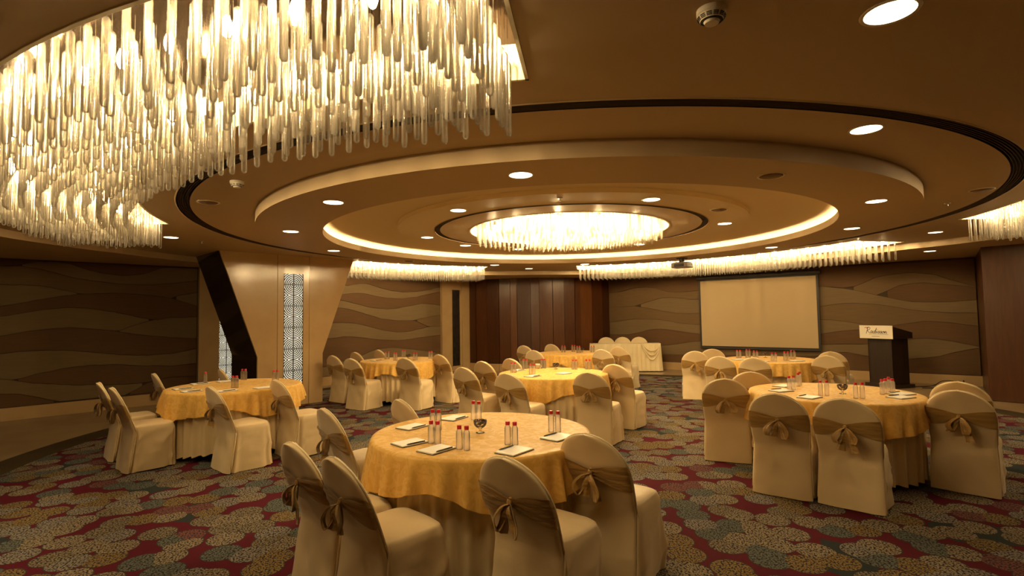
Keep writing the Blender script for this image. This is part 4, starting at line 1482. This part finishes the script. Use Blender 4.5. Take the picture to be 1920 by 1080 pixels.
pair_set('front', [(-0.586, 3.872), (-0.541, 3.861), (-0.535, 3.466), (-0.490, 3.447), (-0.337, 3.304), (-0.290, 3.28), (-0.319, 4.234), (-0.274, 4.216), (-0.041, 3.403), (0.004, 3.385), (0.259, 3.753), (0.305, 3.739)],
         ['in the rear pair at left', 'in the front pair at left', 'in the nearest pair beside a notepad', 'in the farthest pair behind the goblet', 'in the pair right of the goblet', 'in the pair at the right edge'])
pair_set('right', [(2.954, 5.161), (3.012, 5.155), (3.169, 4.969), (3.227, 4.963), (2.856, 5.552), (2.92, 5.587), (3.098, 5.828), (3.17, 5.93), (3.556, 5.172), (3.626, 5.223), (3.690, 5.218), (3.738, 5.339)],
         ['in the pair left of the goblet', 'in the pair right of the goblet', 'in the left group, nearer pair', 'in the left group, farther pair', 'in the cluster below the podium, front', 'in the cluster below the podium, rear'])
pair_set('left', [(-3.674, 7.25), (-3.628, 7.246), (-3.359, 6.411), (-3.312, 6.407), (-3.147, 7.031), (-3.10, 7.027), (-3.988, 6.929)],
         ['at the far edge before the black side panel', 'in the middle of the near side', 'hidden behind a chair back at right', 'alone near the left rim'])
pair_set('middle', [(-0.021, 7.66), (0.026, 7.655), (0.156, 8.18), (0.203, 8.175), (0.237, 7.353), (0.283, 7.348), (0.437, 8.2), (0.483, 8.195), (0.892, 7.973), (0.938, 7.966), (1.09, 7.95), (1.135, 7.945)],
         ['in the pair at the left rim', 'in the far left pair', 'in the nearest pair', 'in the far pair before a chair back', 'in the pair right of centre', 'in the rightmost pair'])
pair_set('pillar', [(-2.486, 10.425), (-2.44, 10.47), (-2.20, 10.067), (-2.25, 10.115), (-2.254, 10.90), (-2.208, 10.895), (-1.87, 10.082), (-1.823, 10.076), (-1.629, 10.394), (-1.582, 10.386)],
         ['in the left pair', 'in the near pair at middle', 'in the farthest pair', 'in the pair between two chair backs', 'in the right pair'])
pair_set('far', [(1.074, 11.646), (1.125, 11.60), (1.307, 11.737), (1.354, 11.727), (1.372, 11.388), (1.42, 11.38), (1.686, 11.457), (1.735, 11.45)],
         ['in the left pair', 'in the far pair at middle', 'in the near pair at middle', 'in the right pair'])
pair_set('screen', [(3.979, 9.482), (4.027, 9.473), (4.198, 9.597), (4.245, 9.589), (4.163, 9.231), (4.211, 9.223), (4.246, 8.757), (4.298, 8.747), (4.524, 8.901), (4.572, 8.893), (4.769, 9.162), (4.819, 9.152)],
         ['in the far left pair', 'in the farthest pair', 'in the pair at centre', 'in the nearest pair', 'in the near right pair', 'in the rightmost pair'])

mb = MB()
mb.box((0, 0, 0.0065), (0.196, 0.142, 0.007))
PADP = mb.mesh('pages', 'paper')
mb = MB()
mb.box((0, 0, 0.0015), (0.202, 0.148, 0.003))
PADC = mb.mesh('cover', 'ink')
mb = MB()
mb.lathe([(0.0005, 0), (0.0035, 0.012), (0.0042, 0.03), (0.0042, 0.135), (0.0035, 0.14)], 8)
PENB = mb.mesh('barrel', 'pen')
mb = MB()
mb.box((0, 0.0052, 0.115), (0.0022, 0.002, 0.04))
PENC = mb.mesh('clip', 'steel')


def pad(x, y, ang, key, place, side=-1, pen=True):
    """notepad with its long side along ang, pen along one long edge"""
    t = thing('notepad', 'white notepad %s, %s' % (place, SHORT[key]), 'notepad', (x, y, ZT), radians(ang), 'notepads')
    link('pages', PADP, t)
    link('cover', PADC, t)
    if pen:
        a = radians(ang)
        q = thing('pen', 'black pen on the notepad %s, %s' % (place, SHORT[key]), 'pen', (x - 0.07 * cos(a) - side * 0.066 * sin(a), y - 0.07 * sin(a) + side * 0.066 * cos(a), ZT + 0.0145), 0, 'pens')
        q.rotation_euler = (0, radians(90), a)
        link('barrel', PENB, q)
        link('clip', PENC, q)


pad(-0.752, 3.976, 54, 'front', 'at the left rim, farther one')
pad(-0.674, 3.479, 44, 'front', 'at the left rim, nearer one')
pad(-0.476, 3.292, 52, 'front', 'nearest the viewer, left of the nearest bottles')
pad(-0.481, 4.290, 60, 'front', 'at the far left behind the bottles')
pad(0.000, 3.232, 52, 'front', 'half hidden by the bottom middle chair', 1)
pad(0.290, 3.570, 48, 'front', 'at the right rim beside a chair top', 1)
pad(2.745, 5.500, 20, 'right', 'at the left rim beside the bottle group', 1)
pad(2.790, 5.060, 35, 'right', 'near the front left between two chair backs', 1)
pad(3.740, 5.170, 20, 'right', 'at the right rim, farther one', 1)
pad(3.590, 4.975, 20, 'right', 'at the right rim, nearer one', 1)
pad(2.948, 5.845, 30, 'right', 'farthest at left behind the bottles', 1, False)
pad(-3.932, 6.374, 48, 'left', 'at the left, in front')
pad(-3.693, 6.150, 48, 'left', 'at the near rim behind a chair back')
pad(-4.008, 6.850, 48, 'left', 'at the far left')
pad(-3.291, 6.140, 50, 'left', 'at the near rim, right of the chair back')
pad(-2.966, 6.367, 48, 'left', 'at the right near the last chair', 1, False)
pad(-3.800, 7.080, 48, 'left', 'at the far rim', 1, False)
pad(0.257, 7.135, 48, 'middle', 'at the near rim')
pad(0.068, 7.941, 48, 'middle', 'at the left rim behind the bottles')
pad(0.700, 7.420, 48, 'middle', 'in the middle of the near half', 1, False)
pad(-2.588, 10.136, 50, 'pillar', 'at the left rim')
pad(4.652, 8.761, 20, 'screen', 'at the near right', 1, False)
pad(3.860, 9.160, 20, 'screen', 'at the left rim', 1, False)
pad(4.051, 8.720, 20, 'screen', 'at the near left', 1, False)

mb = MB()
mb.lathe([(0.0, 0.0), (0.030, 0.0), (0.032, 0.003), (0.010, 0.010), (0.007, 0.020), (0.010, 0.030), (0.030, 0.040), (0.043, 0.056), (0.047, 0.075), (0.046, 0.088), (0.044, 0.088), (0.044, 0.075), (0.040, 0.058), (0.028, 0.044), (0.0, 0.036)], 24, cap=False)
GOB = mb.mesh('glass_bowl', 'glass', True)
mb = MB()
rnd = random.Random(5)
for k in range(26):
    a, r, z = rnd.uniform(0, 6.28), 0.036 * sqrt(rnd.random()), 0.060 + rnd.random() * 0.030
    r *= 0.8 if z < 0.07 else 1
    mb.lathe([(0.0, -0.007), (0.009, -0.003), (0.009, 0.003), (0.0, 0.007)], 6, (r * cos(a), r * sin(a), z), cap=False)
CANDY = mb.mesh('candies', 'candy')
for key, x, y in (('front', -0.237, 3.76), ('right', 3.229, 5.263), ('middle', 0.643, 8.057), ('screen', 4.487, 9.50), ('left', -3.50, 6.72), ('pillar', -2.05, 10.42), ('far', 1.50, 11.60)):
    t = thing('candy_goblet', 'small footed glass bowl of dark sweets on the ' + SHORT[key], 'bowl', (x, y, ZT), 0, 'sweet bowls')
    link('glass_bowl', GOB, t)
    tag(link('candies', CANDY, t), kind='stuff')
mb = MB()
mb.lathe([(0.0, 0.0), (0.028, 0.0), (0.034, 0.06), (0.036, 0.075), (0.033, 0.075), (0.026, 0.006), (0.0, 0.006)], 20, cap=False)
cu = thing('cup', 'small white cup at the far rim of the middle table', 'cup', (0.373, 8.14, ZT))
link('cup_body', mb.mesh('cup_body', 'white_plastic', True), cu)
mb = MB()
mb.tube([(0.033, 0, 0.055), (0.052, 0, 0.05), (0.055, 0, 0.035), (0.045, 0, 0.022), (0.031, 0, 0.022)], 0.004, 6)
mb.build('handle', 'white_plastic', cu, smooth=True)
